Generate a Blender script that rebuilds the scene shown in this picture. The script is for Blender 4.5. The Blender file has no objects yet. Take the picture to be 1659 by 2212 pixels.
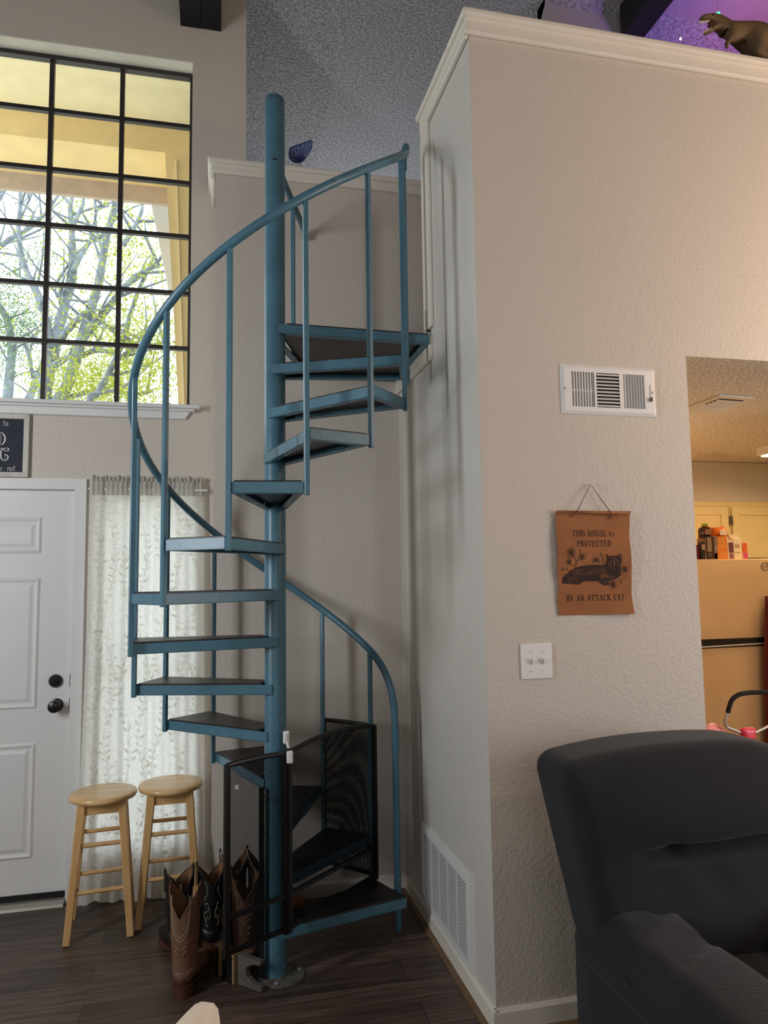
import bpy, bmesh, math, random
from math import sin, cos, pi, radians, sqrt, atan2
from mathutils import Vector, Matrix
random.seed(7)
SC = bpy.context.scene
COL = SC.collection

# ---------------------------------------------------------------- camera, world, lights, exposure
FPX, CW, CH = 1562.23, 1659, 2212
CAMZ = 1.567
cam = bpy.data.cameras.new('camera')
cam.sensor_fit = 'VERTICAL'; cam.sensor_height = 36.0
cam.lens = 36.0 * FPX / CH
cam.clip_start = 0.02; cam.clip_end = 200
camo = bpy.data.objects.new('camera', cam); COL.objects.link(camo)
_r = (0.9740430497, -0.2258580157, -0.0151094000)
_u = (-0.0062375034, -0.0935034630, 0.9955994154)
_f = (0.2262768897, 0.9696624460, 0.0924851884)
camo.matrix_world = Matrix(((_r[0], _u[0], -_f[0], 0), (_r[1], _u[1], -_f[1], 0),
                            (_r[2], _u[2], -_f[2], CAMZ), (0, 0, 0, 1)))
SC.camera = camo
SC.view_settings.view_transform = 'Standard'
SC.view_settings.look = 'None'
SC.view_settings.gamma = 1.0
SC.view_settings.use_curve_mapping = False
SC.view_settings.exposure = 0.0

wd = bpy.data.worlds.new('overcast_sky'); SC.world = wd
wd.use_nodes = True
_b = wd.node_tree.nodes['Background']
_b.inputs[0].default_value = (0.86, 0.94, 1.0, 1); _b.inputs[1].default_value = 3.6

def lamp(name, kind, loc, energy, color=(1, 1, 1), size=None, size_y=None, target=None, radius=None):
    d = bpy.data.lights.new(name, kind); d.energy = energy; d.color = color
    if kind == 'AREA':
        d.shape = 'RECTANGLE'; d.size = size; d.size_y = size_y or size
    if radius is not None: d.shadow_soft_size = radius
    o = bpy.data.objects.new(name, d); COL.objects.link(o); o.location = loc
    if target is not None:
        o.rotation_euler = (Vector(target) - Vector(loc)).to_track_quat('-Z', 'Y').to_euler()
    return o
# rear fill lamp added for brightness; side lamps stand for unseen windows
lamp('rear_fill_light', 'AREA', (0.4, -3.3, 2.5), 24, (0.90, 0.94, 1.0), 2.6, 1.6, (0.8, 4, 2.6))
lamp('left_window_light', 'AREA', (-2.5, 1.55, 2.2), 54, (0.90, 0.95, 1.0), 0.28, 1.5, (1.0, 2.9, 2.0))
lamp('right_window_light', 'AREA', (4.9, 0.5, 1.5), 95, (0.92, 0.95, 1.0), 1.8, 1.8, (1.2, 2.4, 1.2))
# warm lamps of the living room, right of the frame
lamp('floor_lamp_light', 'POINT', (3.3, 1.55, 2.75), 42, (1.0, 0.66, 0.42), radius=0.12)
lamp('ceiling_fan_light', 'POINT', (3.5, 0.35, 3.2), 44, (1.0, 0.70, 0.48), radius=0.15)
# added cool lamp brightening the ceiling, and coloured lamps of the loft
lamp('loft_fill_light', 'AREA', (1.3, 6.3, 3.6), 26, (0.9, 0.95, 1.0), 1.4, 1.0, (0.8, 4.2, 4.9))
def spot(name, loc, energy, color, target, deg):
    o = lamp(name, 'SPOT', loc, energy, color, target=target, radius=0.04); o.data.spot_size = radians(deg); o.data.spot_blend = 0.8
spot('loft_violet_light', (2.75, 2.9, 3.95), 26, (0.42, 0.14, 1.0), (2.8, 3.9, 4.6), 110)
spot('loft_blue_light', (2.95, 2.9, 4.2), 12, (0.10, 0.10, 1.0), (2.95, 3.4, 4.93), 80)
spot('loft_red_light', (3.3, 2.9, 4.1), 18, (1.0, 0.05, 0.10), (3.35, 3.5, 4.9), 80)
# light of the kitchen ceiling fixture, plus an added lamp out of view
lamp('kitchen_fixture_light', 'AREA', (4.15, 3.8, 2.34), 15, (1.0, 0.68, 0.34), 0.8, 0.35, (3.9, 3.6, 0))
lamp('kitchen_fill_light', 'POINT', (2.35, 4.1, 1.5), 24, (1.0, 0.60, 0.28), radius=0.12)  # added behind the wall to brighten ceiling and cabinets

# ---------------------------------------------------------------- helpers
def srgb(r, g, b):
    f = lambda c: (c / 255 / 12.92) if c <= 10.3 else ((c / 255 + 0.055) / 1.055) ** 2.4
    return (f(r), f(g), f(b), 1.0)

def mat(name, col, rough=0.6, metal=0.0, bump=0.0, bscale=60, var=0.0, vscale=8, spec=0.5, coat=0.0, sheen=0.0, detail=3):
    m = bpy.data.materials.new(name); m.use_nodes = True
    n = m.node_tree.nodes; l = m.node_tree.links; p = n['Principled BSDF']
    c = srgb(*col)
    p.inputs['Roughness'].default_value = rough; p.inputs['Metallic'].default_value = metal
    p.inputs['Specular IOR Level'].default_value = spec
    p.inputs['Coat Weight'].default_value = coat
    p.inputs['Sheen Weight'].default_value = sheen
    tc = n.new('ShaderNodeTexCoord')
    nv = n.new('ShaderNodeTexNoise'); nv.inputs['Scale'].default_value = vscale; nv.inputs['Detail'].default_value = 4
    l.new(tc.outputs['Object'], nv.inputs['Vector'])
    rp = n.new('ShaderNodeValToRGB')
    rp.color_ramp.elements[0].position = 0.3; rp.color_ramp.elements[1].position = 0.7
    rp.color_ramp.elements[0].color = tuple(max(0, x * (1 - var)) for x in c[:3]) + (1,)
    rp.color_ramp.elements[1].color = tuple(min(1, x * (1 + var)) for x in c[:3]) + (1,)
    l.new(nv.outputs['Fac'], rp.inputs['Fac']); l.new(rp.outputs['Color'], p.inputs['Base Color'])
    if bump > 0:
        nb = n.new('ShaderNodeTexNoise'); nb.inputs['Scale'].default_value = bscale; nb.inputs['Detail'].default_value = detail
        bp = n.new('ShaderNodeBump'); bp.inputs['Strength'].default_value = bump; bp.inputs['Distance'].default_value = 0.006
        l.new(tc.outputs['Object'], nb.inputs['Vector']); l.new(nb.outputs['Fac'], bp.inputs['Height'])
        l.new(bp.outputs['Normal'], p.inputs['Normal'])
    return m

def emis(name, col, strength):
    m = bpy.data.materials.new(name); m.use_nodes = True
    p = m.node_tree.nodes['Principled BSDF']
    p.inputs['Base Color'].default_value = srgb(*col)
    p.inputs['Emission Color'].default_value = srgb(*col); p.inputs['Emission Strength'].default_value = strength
    return m

def wood(name, c1, c2, scale=(3, 40, 40), rough=0.45, bump=0.05, coat=0.0):
    m = mat(name, c1, rough, coat=coat)
    n = m.node_tree.nodes; l = m.node_tree.links; p = n['Principled BSDF']
    tc = n['Texture Coordinate']; mp = n.new('ShaderNodeMapping'); mp.inputs['Scale'].default_value = scale
    no = n.new('ShaderNodeTexNoise'); no.inputs['Scale'].default_value = 1.0; no.inputs['Detail'].default_value = 5
    no.inputs['Distortion'].default_value = 0.6
    rp = n.new('ShaderNodeValToRGB'); rp.color_ramp.elements[0].color = srgb(*c1); rp.color_ramp.elements[1].color = srgb(*c2)
    rp.color_ramp.elements[0].position = 0.35; rp.color_ramp.elements[1].position = 0.65
    l.new(tc.outputs['Object'], mp.inputs['Vector']); l.new(mp.outputs['Vector'], no.inputs['Vector'])
    l.new(no.outputs['Fac'], rp.inputs['Fac']); l.new(rp.outputs['Color'], p.inputs['Base Color'])
    bp = n.new('ShaderNodeBump'); bp.inputs['Strength'].default_value = bump; bp.inputs['Distance'].default_value = 0.003
    l.new(no.outputs['Fac'], bp.inputs['Height']); l.new(bp.outputs['Normal'], p.inputs['Normal'])
    return m

ORG = {}
class MB:
    """collects shapes into one mesh"""
    def __init__(s): s.v = []; s.f = []; s.mi = []
    def add(s, vs, fs, mi=0):
        o = len(s.v); s.v += [Vector(x) for x in vs]; s.f += [tuple(i + o for i in f) for f in fs]; s.mi += [mi] * len(fs); return s
    def box(s, x0, x1, y0, y1, z0, z1, mi=0):
        return s.add([(x0, y0, z0), (x1, y0, z0), (x1, y1, z0), (x0, y1, z0), (x0, y0, z1), (x1, y0, z1), (x1, y1, z1), (x0, y1, z1)],
                     [(0, 3, 2, 1), (4, 5, 6, 7), (0, 1, 5, 4), (1, 2, 6, 5), (2, 3, 7, 6), (3, 0, 4, 7)], mi)
    def hexa(s, b, t, mi=0):
        n = len(b)
        return s.add(list(b) + list(t), [tuple(range(n))[::-1], tuple(range(n, 2 * n))] + [(i, (i + 1) % n, n + (i + 1) % n, n + i) for i in range(n)], mi)
    def prism(s, poly, origin, ux, uy, d, mi=0):
        o = Vector(origin); ux = Vector(ux); uy = Vector(uy); d = Vector(d)
        b = [o + ux * x + uy * y for x, y in poly]
        return s.hexa(b, [q + d for q in b], mi)
    def bar(s, a, b, w, h, up=(0, 0, 1), mi=0, w2=None, h2=None):
        a = Vector(a); b = Vector(b); d = (b - a).normalized(); up = Vector(up)
        if abs(d.dot(up)) > 0.98: up = Vector((1, 0, 0))
        x = d.cross(up).normalized(); z = x.cross(d).normalized()
        w2 = w if w2 is None else w2; h2 = h if h2 is None else h2
        q = lambda c, ww, hh: [c - x * ww / 2 - z * hh / 2, c + x * ww / 2 - z * hh / 2, c + x * ww / 2 + z * hh / 2, c - x * ww / 2 + z * hh / 2]
        return s.hexa(q(a, w, h), q(b, w2, h2), mi)
    def tube(s, pts, r, n=10, closed=False, mi=0, rot=0.0, flat=1.0):
        pts = [Vector(p) for p in pts]; N = len(pts); rr = r if hasattr(r, '__len__') else [r] * N
        t = []
        for i in range(N):
            a = pts[(i - 1) % N] if (closed or i > 0) else pts[i]; b = pts[(i + 1) % N] if (closed or i < N - 1) else pts[i]
            t.append((b - a).normalized())
        up = Vector((0, 0, 1)) if abs(t[0].z) < 0.9 else Vector((1, 0, 0))
        x = t[0].cross(up).normalized(); o = len(s.v)
        for i in range(N):
            x = (x - t[i] * x.dot(t[i])).normalized(); y = t[i].cross(x)
            for k in range(n):
                a = 2 * pi * k / n + rot
                s.v.append(pts[i] + x * cos(a) * rr[i] + y * sin(a) * rr[i] * flat)
        for i in range(N if closed else N - 1):
            j = (i + 1) % N
            for k in range(n):
                s.f.append((o + i * n + k, o + i * n + (k + 1) % n, o + j * n + (k + 1) % n, o + j * n + k)); s.mi.append(mi)
        if not closed:
            s.f.append(tuple(o + k for k in range(n))[::-1]); s.f.append(tuple(o + (N - 1) * n + k for k in range(n))); s.mi += [mi, mi]
        return s
    def lathe(s, prof, c, ax=(0, 0, 1), n=32, mi=0):
        ax = Vector(ax).normalized(); x = ax.orthogonal().normalized(); y = ax.cross(x); c = Vector(c); o = len(s.v); N = len(prof)
        for r, h in prof:
            for k in range(n):
                a = 2 * pi * k / n; s.v.append(c + ax * h + (x * cos(a) + y * sin(a)) * max(r, 1e-5))
        for i in range(N - 1):
            for k in range(n):
                s.f.append((o + i * n + k, o + i * n + (k + 1) % n, o + (i + 1) * n + (k + 1) % n, o + (i + 1) * n + k)); s.mi.append(mi)
        s.f.append(tuple(o + k for k in range(n))[::-1]); s.f.append(tuple(o + (N - 1) * n + k for k in range(n))); s.mi += [mi, mi]
        return s
    def loft(s, rings, mi=0, cap=True):
        o = len(s.v); n = len(rings[0])
        for r in rings: s.v += [Vector(p) for p in r]
        for i in range(len(rings) - 1):
            for k in range(n):
                s.f.append((o + i * n + k, o + i * n + (k + 1) % n, o + (i + 1) * n + (k + 1) % n, o + (i + 1) * n + k)); s.mi.append(mi)
        if cap:
            s.f.append(tuple(o + k for k in range(n))[::-1]); s.f.append(tuple(o + (len(rings) - 1) * n + k for k in range(n))); s.mi += [mi, mi]
        return s
    def grid(s, fn, nu, nv, mi=0):
        o = len(s.v)
        for i in range(nu + 1):
            for j in range(nv + 1): s.v.append(Vector(fn(i / nu, j / nv)))
        for i in range(nu):
            for j in range(nv):
                a = o + i * (nv + 1) + j; s.f.append((a, a + nv + 1, a + nv + 2, a + 1)); s.mi.append(mi)
        return s
    def cushion(s, c, size, r, n=14, fn=None):
        """rounded box, densely divided; fn bends local points (unit cube coords given too)"""
        h = Vector(size) / 2; rr = min(r, h.x, h.y, h.z); inn = Vector((h.x - rr, h.y - rr, h.z - rr)); c = Vector(c); idx = {}
        def vid(a):
            k = tuple(round(x, 5) for x in a)
            if k not in idx:
                p = Vector((a[0] * h.x, a[1] * h.y, a[2] * h.z))
                q = Vector([max(-inn[i], min(inn[i], p[i])) for i in range(3)]); d = p - q
                p = q + d.normalized() * rr if d.length > 1e-9 else p
                if fn: p = Vector(fn(p, a))
                idx[k] = len(s.v); s.v.append(c + p)
            return idx[k]
        g = [-1 + 2 * i / n for i in range(n + 1)]
        for ax in range(3):
            for sg in (-1, 1):
                for i in range(n):
                    for j in range(n):
                        q = []
                        for (u, w) in ((g[i], g[j]), (g[i + 1], g[j]), (g[i + 1], g[j + 1]), (g[i], g[j + 1])):
                            a = [0, 0, 0]; a[ax] = sg; a[(ax + 1) % 3] = u; a[(ax + 2) % 3] = w; q.append(vid(a))
                        s.f.append(tuple(q if sg > 0 else q[::-1])); s.mi.append(0)
        return s
    def build(s, name, m, parent=None, smooth=False, bevel=0.0, kind=None, subsurf=0, angle=None, origin=None, seg=2):
        me = bpy.data.meshes.new(name)
        if parent is not None: org = ORG[parent.name]
        elif origin is not None: org = Vector(origin)
        else:
            xs = [v.x for v in s.v]; ys = [v.y for v in s.v]; zs = [v.z for v in s.v]
            org = Vector(((min(xs) + max(xs)) / 2, (min(ys) + max(ys)) / 2, min(zs)))
        me.from_pydata([v - org for v in s.v], [], s.f)
        ms = m if isinstance(m, (list, tuple)) else [m]
        for x in ms: me.materials.append(x)
        if len(ms) > 1:
            for p, i in zip(me.polygons, s.mi): p.material_index = i
        bm = bmesh.new(); bm.from_mesh(me); bmesh.ops.recalc_face_normals(bm, faces=bm.faces)
        bm.to_mesh(me); bm.free()
        if smooth:
            me.polygons.foreach_set('use_smooth', [True] * len(me.polygons))
            if angle is not None: me.set_sharp_from_angle(angle=radians(angle))
        o = bpy.data.objects.new(name, me); COL.objects.link(o)
        if parent is not None: o.parent = parent
        else: o.location = org
        ORG[o.name] = org
        if bevel > 0:
            b = o.modifiers.new('bevel', 'BEVEL'); b.width = bevel; b.segments = seg; b.limit_method = 'ANGLE'; b.angle_limit = radians(40)
        if subsurf:
            b = o.modifiers.new('sub', 'SUBSURF'); b.levels = subsurf; b.render_levels = subsurf
        if kind: o['kind'] = kind
        return o

def tag(o, label, cat, group=None):
    o['label'] = label; o['category'] = cat
    if group: o['group'] = group
    return o
def thing(name, loc, label, cat, group=None):
    o = bpy.data.objects.new(name, None); COL.objects.link(o); o.location = loc; o.empty_display_size = 0.05
    ORG[o.name] = Vector(loc); return tag(o, label, cat, group)
def copy_thing(root, loc, rz, label):
    r = root.copy(); COL.objects.link(r); r.location = loc; r.rotation_euler = (0, 0, rz); r['label'] = label
    for ch in list(root.children):
        c = ch.copy(); COL.objects.link(c); c.parent = r
        for g in list(ch.children):
            d = g.copy(); COL.objects.link(d); d.parent = c
    return r
def struct(mb, name, m, **k): return mb.build(name, m, kind='structure', **k)
def catmull(pts, n=6):
    P = [Vector(p) for p in pts]; out = []
    for i in range(len(P) - 1):
        a = P[max(i - 1, 0)]; b = P[i]; c = P[i + 1]; d = P[min(i + 2, len(P) - 1)]
        for k in range(n):
            t = k / n
            out.append(0.5 * ((2 * b) + (c - a) * t + (2 * a - 5 * b + 4 * c - d) * t * t + (3 * b - a - 3 * c + d) * t ** 3))
    out.append(P[-1]); return out

# ---------------------------------------------------------------- materials
M = {}
M['wall'] = mat('wall_paint', (207, 198, 186), 0.5, bump=0.42, bscale=80, var=0.02, vscale=1.5)
M['wall_gloss'] = mat('wall_paint_satin', (210, 206, 198), 0.33, bump=0.4, bscale=90, var=0.02, vscale=1.5)
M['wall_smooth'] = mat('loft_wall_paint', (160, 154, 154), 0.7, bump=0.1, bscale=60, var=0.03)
M['trim'] = mat('trim_paint', (226, 219, 206), 0.42, var=0.02)
M['white'] = mat('white_paint', (225, 225, 223), 0.42, bump=0.03, bscale=120, var=0.015)
M['reveal'] = mat('window_reveal_texture', (226, 222, 208), 0.7, bump=0.9, bscale=70)
def popcorn(name, c1, c2, sc):
    m = mat(name, c1, 0.9); n = m.node_tree.nodes; l = m.node_tree.links; p = n['Principled BSDF']; tc = n['Texture Coordinate']
    no = n.new('ShaderNodeTexNoise'); no.inputs['Scale'].default_value = sc; no.inputs['Detail'].default_value = 2; no.inputs['Roughness'].default_value = 0.6
    l.new(tc.outputs['Object'], no.inputs['Vector'])
    rp = n.new('ShaderNodeValToRGB'); rp.color_ramp.elements[0].position = 0.42; rp.color_ramp.elements[1].position = 0.6
    rp.color_ramp.elements[0].color = srgb(*c1); rp.color_ramp.elements[1].color = srgb(*c2)
    l.new(no.outputs['Fac'], rp.inputs['Fac']); l.new(rp.outputs['Color'], p.inputs['Base Color'])
    bp = n.new('ShaderNodeBump'); bp.inputs['Strength'].default_value = 1.0; bp.inputs['Distance'].default_value = 0.012
    l.new(no.outputs['Fac'], bp.inputs['Height']); l.new(bp.outputs['Normal'], p.inputs['Normal'])
    return m
M['popcorn'] = popcorn('popcorn_ceiling', (122, 122, 126), (160, 160, 163), 66)
M['popcorn_k'] = popcorn('kitchen_popcorn_ceiling', (205, 190, 168), (250, 242, 228), 75)
M['beam'] = mat('black_beam_paint', (16, 16, 18), 0.8, var=0.2)
def floor_mat():
    m = mat('dark_plank_floor', (52, 42, 38), 0.42); n = m.node_tree.nodes; l = m.node_tree.links; p = n['Principled BSDF']; tc = n['Texture Coordinate']
    br = n.new('ShaderNodeTexBrick'); br.inputs['Scale'].default_value = 1.0; br.inputs['Brick Width'].default_value = 1.22
    br.inputs['Row Height'].default_value = 0.15; br.inputs['Mortar Size'].default_value = 0.0015; br.offset = 0.37
    br.inputs['Color1'].default_value = srgb(92, 76, 67); br.inputs['Color2'].default_value = srgb(70, 57, 50); br.inputs['Mortar'].default_value = srgb(26, 21, 19)
    mp = n.new('ShaderNodeMapping'); mp.inputs['Scale'].default_value = (3.2, 46, 1)
    no = n.new('ShaderNodeTexNoise'); no.inputs['Scale'].default_value = 1; no.inputs['Detail'].default_value = 6; no.inputs['Distortion'].default_value = 1.2
    l.new(tc.outputs['Object'], br.inputs['Vector']); l.new(tc.outputs['Object'], mp.inputs['Vector']); l.new(mp.outputs['Vector'], no.inputs['Vector'])
    rp = n.new('ShaderNodeValToRGB'); rp.color_ramp.elements[0].color = (0.35, 0.35, 0.35, 1); rp.color_ramp.elements[1].color = (1.5, 1.45, 1.4, 1)
    rp.color_ramp.elements[0].position = 0.3; rp.color_ramp.elements[1].position = 0.72
    mx = n.new('ShaderNodeMix'); mx.data_type = 'RGBA'; mx.blend_type = 'MULTIPLY'; mx.inputs[0].default_value = 1.0
    l.new(no.outputs['Fac'], rp.inputs['Fac']); l.new(br.outputs['Color'], mx.inputs[6]); l.new(rp.outputs['Color'], mx.inputs[7])
    l.new(mx.outputs[2], p.inputs['Base Color'])
    bp = n.new('ShaderNodeBump'); bp.inputs['Strength'].default_value = 0.12; bp.inputs['Distance'].default_value = 0.003
    l.new(no.outputs['Fac'], bp.inputs['Height']); l.new(bp.outputs['Normal'], p.inputs['Normal'])
    return m
M['floor'] = floor_mat()
M['blue'] = mat('blue_metal_paint', (72, 114, 132), 0.36, bump=0.10, bscale=35, var=0.10, vscale=14, spec=0.55)
M['blackwood'] = wood('black_stained_wood', (30, 26, 25), (50, 44, 42), (4, 30, 30), 0.42, 0.12)
M['chip'] = mat('bare_chipped_metal', (24, 24, 26), 0.6)
M['plate'] = mat('worn_base_plate', (96, 92, 84), 0.6, metal=0.2, bump=0.3, bscale=90, var=0.5, vscale=60)
M['bolt'] = mat('zinc_bolt', (190, 190, 185), 0.4, metal=0.7)
M['black'] = mat('black_powder_coat', (17, 17, 18), 0.45, var=0.1)
M['blackplastic'] = mat('black_bronze_hardware', (20, 20, 21), 0.32, var=0.1)
M['bronze'] = mat('dark_bronze_window_frame', (46, 42, 40), 0.45, var=0.1)
M['pine'] = wood('pine_stool_wood', (220, 178, 120), (204, 160, 104), (22, 22, 4), 0.36, 0.05, 0.2)
M['seatpine'] = wood('pine_seat_wood', (226, 188, 134), (208, 168, 112), (5, 26, 8), 0.32, 0.04, 0.25)
M['whiteplastic'] = mat('white_plastic', (236, 235, 232), 0.35, var=0.01)
M['dark'] = mat('painted_duct_shade', (14, 13, 13), 0.9)  # near-black colour in place of the shade inside ducts
M['leather'] = mat('suede_leather', (157, 99, 58), 0.85, bump=0.25, bscale=160, var=0.16, vscale=9)
M['ink'] = mat('brown_black_print', (50, 28, 20), 0.85)
M['leatherlight'] = mat('leather_line', (150, 96, 58), 0.85, var=0.1)
M['velvet'] = mat('charcoal_velour', (40, 40, 43), 0.92, bump=0.35, bscale=140, var=0.10, vscale=5, spec=0.15, sheen=0.12)
M['fridge'] = wood('almond_fridge_enamel', (236, 204, 160), (228, 194, 148), (3, 1, 1.5), 0.28, 0.0)
M['cab'] = mat('cream_cabinet_paint', (235, 214, 160), 0.4, var=0.02)
M['tanboot'] = mat('tan_boot_leather', (112, 80, 60), 0.6, bump=0.2, bscale=90, var=0.22, vscale=16)
M['tanfoot'] = mat('tan_ostrich_leather', (108, 76, 58), 0.55, bump=0.8, bscale=110, var=0.4, vscale=70)
M['blackboot'] = mat('black_boot_leather', (20, 20, 22), 0.42, bump=0.1, bscale=90, var=0.15)
M['darkboot'] = mat('dark_brown_boot_leather', (42, 32, 30), 0.5, bump=0.1, bscale=90, var=0.2)
M['lining'] = mat('boot_lining_leather', (122, 86, 58), 0.75, var=0.12)
M['stitch'] = mat('pale_stitching', (160, 146, 124), 0.7)
M['heel'] = mat('stacked_leather_heel', (74, 42, 32), 0.5, var=0.15, vscale=40)
M['greywood'] = wood('grey_weathered_wood', (96, 92, 88), (76, 73, 70), (8, 8, 30), 0.7, 0.2)
M['blockwood'] = wood('pale_block_wood', (150, 122, 88), (128, 102, 72), (6, 30, 30), 0.7, 0.1)
M['orange'] = mat('orange_toy_ball', (196, 92, 24), 0.5, var=0.05)
M['cream'] = mat('cream_chair_paint', (238, 226, 206), 0.45, var=0.04, vscale=30, bump=0.05)
M['trex'] = mat('brown_toy_hide', (98, 77, 49), 0.7, bump=0.6, bscale=60, var=0.35, vscale=14)
M['mouth'] = mat('toy_mouth_red', (70, 22, 22), 0.6)
M['tooth'] = mat('toy_teeth', (230, 215, 180), 0.5)
M['navy'] = mat('navy_blue_plastic', (24, 34, 92), 0.5, var=0.1)
M['navymesh'] = mat('navy_blue_weave', (112, 124, 166), 0.7, bump=0.8, bscale=260, var=0.25, vscale=220)
M['pink'] = mat('pink_toy_plastic', (235, 70, 96), 0.35, var=0.03)
M['palepink'] = mat('pale_pink_toy_plastic', (242, 150, 150), 0.35, var=0.03)
M['steel'] = mat('grey_steel_tube', (176, 170, 160), 0.35, metal=0.6)
M['foam'] = mat('black_foam_grip', (24, 22, 22), 0.9, bump=0.2, bscale=200)
M['chalk'] = mat('navy_board', (38, 42, 58), 0.75, var=0.08, vscale=20)
M['letter'] = mat('white_lettering', (222, 222, 222), 0.7)
M['frame'] = wood('whitewashed_frame_wood', (206, 203, 194), (190, 187, 178), (20, 20, 4), 0.6, 0.05)
M['tan_stucco'] = mat('porch_tan_paint', (238, 210, 152), 0.8, bump=0.5, bscale=16, var=0.05, vscale=5)
M['tan_light'] = mat('porch_beam_paint', (246, 231, 186), 0.8, var=0.04)
M['drip'] = mat('porch_drip_board', (188, 168, 150), 0.8, var=0.1)
M['gutter'] = mat('white_gutter_paint', (216, 216, 214), 0.6)
M['bark'] = mat('oak_bark', (118, 125, 130), 0.9, bump=0.8, bscale=14, var=0.35, vscale=9)
M['ground'] = mat('pale_bounce_ground', (206, 202, 182), 0.95, var=0.2, vscale=1.0)  # pale colour set to bounce daylight up to the porch ceiling
M['maroon'] = mat('maroon_cloth', (84, 14, 12), 0.8, var=0.15)  # colour of the reflection modelled on the fridge doors
M['oldwood'] = wood('quarter_round_wood', (122, 96, 70), (102, 78, 56), (8, 8, 8), 0.6, 0.05)
def leaf_mat(name, c):
    m = bpy.data.materials.new(name); m.use_nodes = True; n = m.node_tree.nodes; l = m.node_tree.links
    d = n.new('ShaderNodeBsdfDiffuse'); t = n.new('ShaderNodeBsdfTranslucent'); mx = n.new('ShaderNodeMixShader'); mx.inputs[0].default_value = 0.5
    oi = n.new('ShaderNodeNewGeometry'); rp = n.new('ShaderNodeValToRGB')
    rp.color_ramp.elements[0].color = srgb(*c[0]); rp.color_ramp.elements[1].color = srgb(*c[1])
    l.new(oi.outputs['Random Per Island'], rp.inputs['Fac'])
    l.new(rp.outputs['Color'], d.inputs[0]); l.new(rp.outputs['Color'], t.inputs[0])
    l.new(d.outputs[0], mx.inputs[1]); l.new(t.outputs[0], mx.inputs[2]); l.new(mx.outputs[0], n['Material Output'].inputs[0])
    return m
M['leaf'] = leaf_mat('spring_leaves', ((140, 158, 62), (192, 190, 84)))
M['leafdark'] = leaf_mat('evergreen_leaves', ((80, 112, 84), (140, 158, 104)))
def glass_mat():
    m = bpy.data.materials.new('window_glass'); m.use_nodes = True; n = m.node_tree.nodes; l = m.node_tree.links
    t = n.new('ShaderNodeBsdfTransparent'); t.inputs[0].default_value = (0.95, 0.97, 0.98, 1)
    g = n.new('ShaderNodeBsdfGlossy'); g.inputs['Roughness'].default_value = 0.02
    mx = n.new('ShaderNodeMixShader'); mx.inputs[0].default_value = 0.05
    l.new(t.outputs[0], mx.inputs[1]); l.new(g.outputs[0], mx.inputs[2]); l.new(mx.outputs[0], n['Material Output'].inputs[0])
    return m
M['glass'] = glass_mat()
def curtain_mat(name, c, tr):
    m = bpy.data.materials.new(name); m.use_nodes = True; n = m.node_tree.nodes; l = m.node_tree.links
    tc = n.new('ShaderNodeTexCoord'); mp = n.new('ShaderNodeMapping'); mp.inputs['Scale'].default_value = (60, 60, 160)
    no = n.new('ShaderNodeTexNoise'); no.inputs['Scale'].default_value = 1; no.inputs['Detail'].default_value = 3
    bp = n.new('ShaderNodeBump'); bp.inputs['Strength'].default_value = 0.6; bp.inputs['Distance'].default_value = 0.004
    rp = n.new('ShaderNodeValToRGB'); rp.color_ramp.elements[0].position = 0.35; rp.color_ramp.elements[1].position = 0.65
    a = srgb(*c); rp.color_ramp.elements[0].color = tuple(x * 0.86 for x in a[:3]) + (1,); rp.color_ramp.elements[1].color = a
    d = n.new('ShaderNodeBsdfDiffuse'); t = n.new('ShaderNodeBsdfTranslucent'); mx = n.new('ShaderNodeMixShader'); mx.inputs[0].default_value = tr
    l.new(tc.outputs['Object'], mp.inputs[0]); l.new(mp.outputs[0], no.inputs['Vector']); l.new(no.outputs['Fac'], bp.inputs['Height'])
    l.new(no.outputs['Fac'], rp.inputs[0]); l.new(rp.outputs[0], d.inputs[0]); l.new(rp.outputs[0], t.inputs[0])
    l.new(bp.outputs[0], d.inputs['Normal']); l.new(d.outputs[0], mx.inputs[1]); l.new(t.outputs[0], mx.inputs[2])
    l.new(mx.outputs[0], n['Material Output'].inputs[0]); return m
M['curtain'] = curtain_mat('cream_curtain_cloth', (248, 247, 243), 0.64)
M['curtainleaf'] = curtain_mat('curtain_leaf_weave', (246, 245, 240), 0.74)
M['curtainhead'] = curtain_mat('curtain_header_cloth', (218, 216, 208), 0.45)
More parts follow.
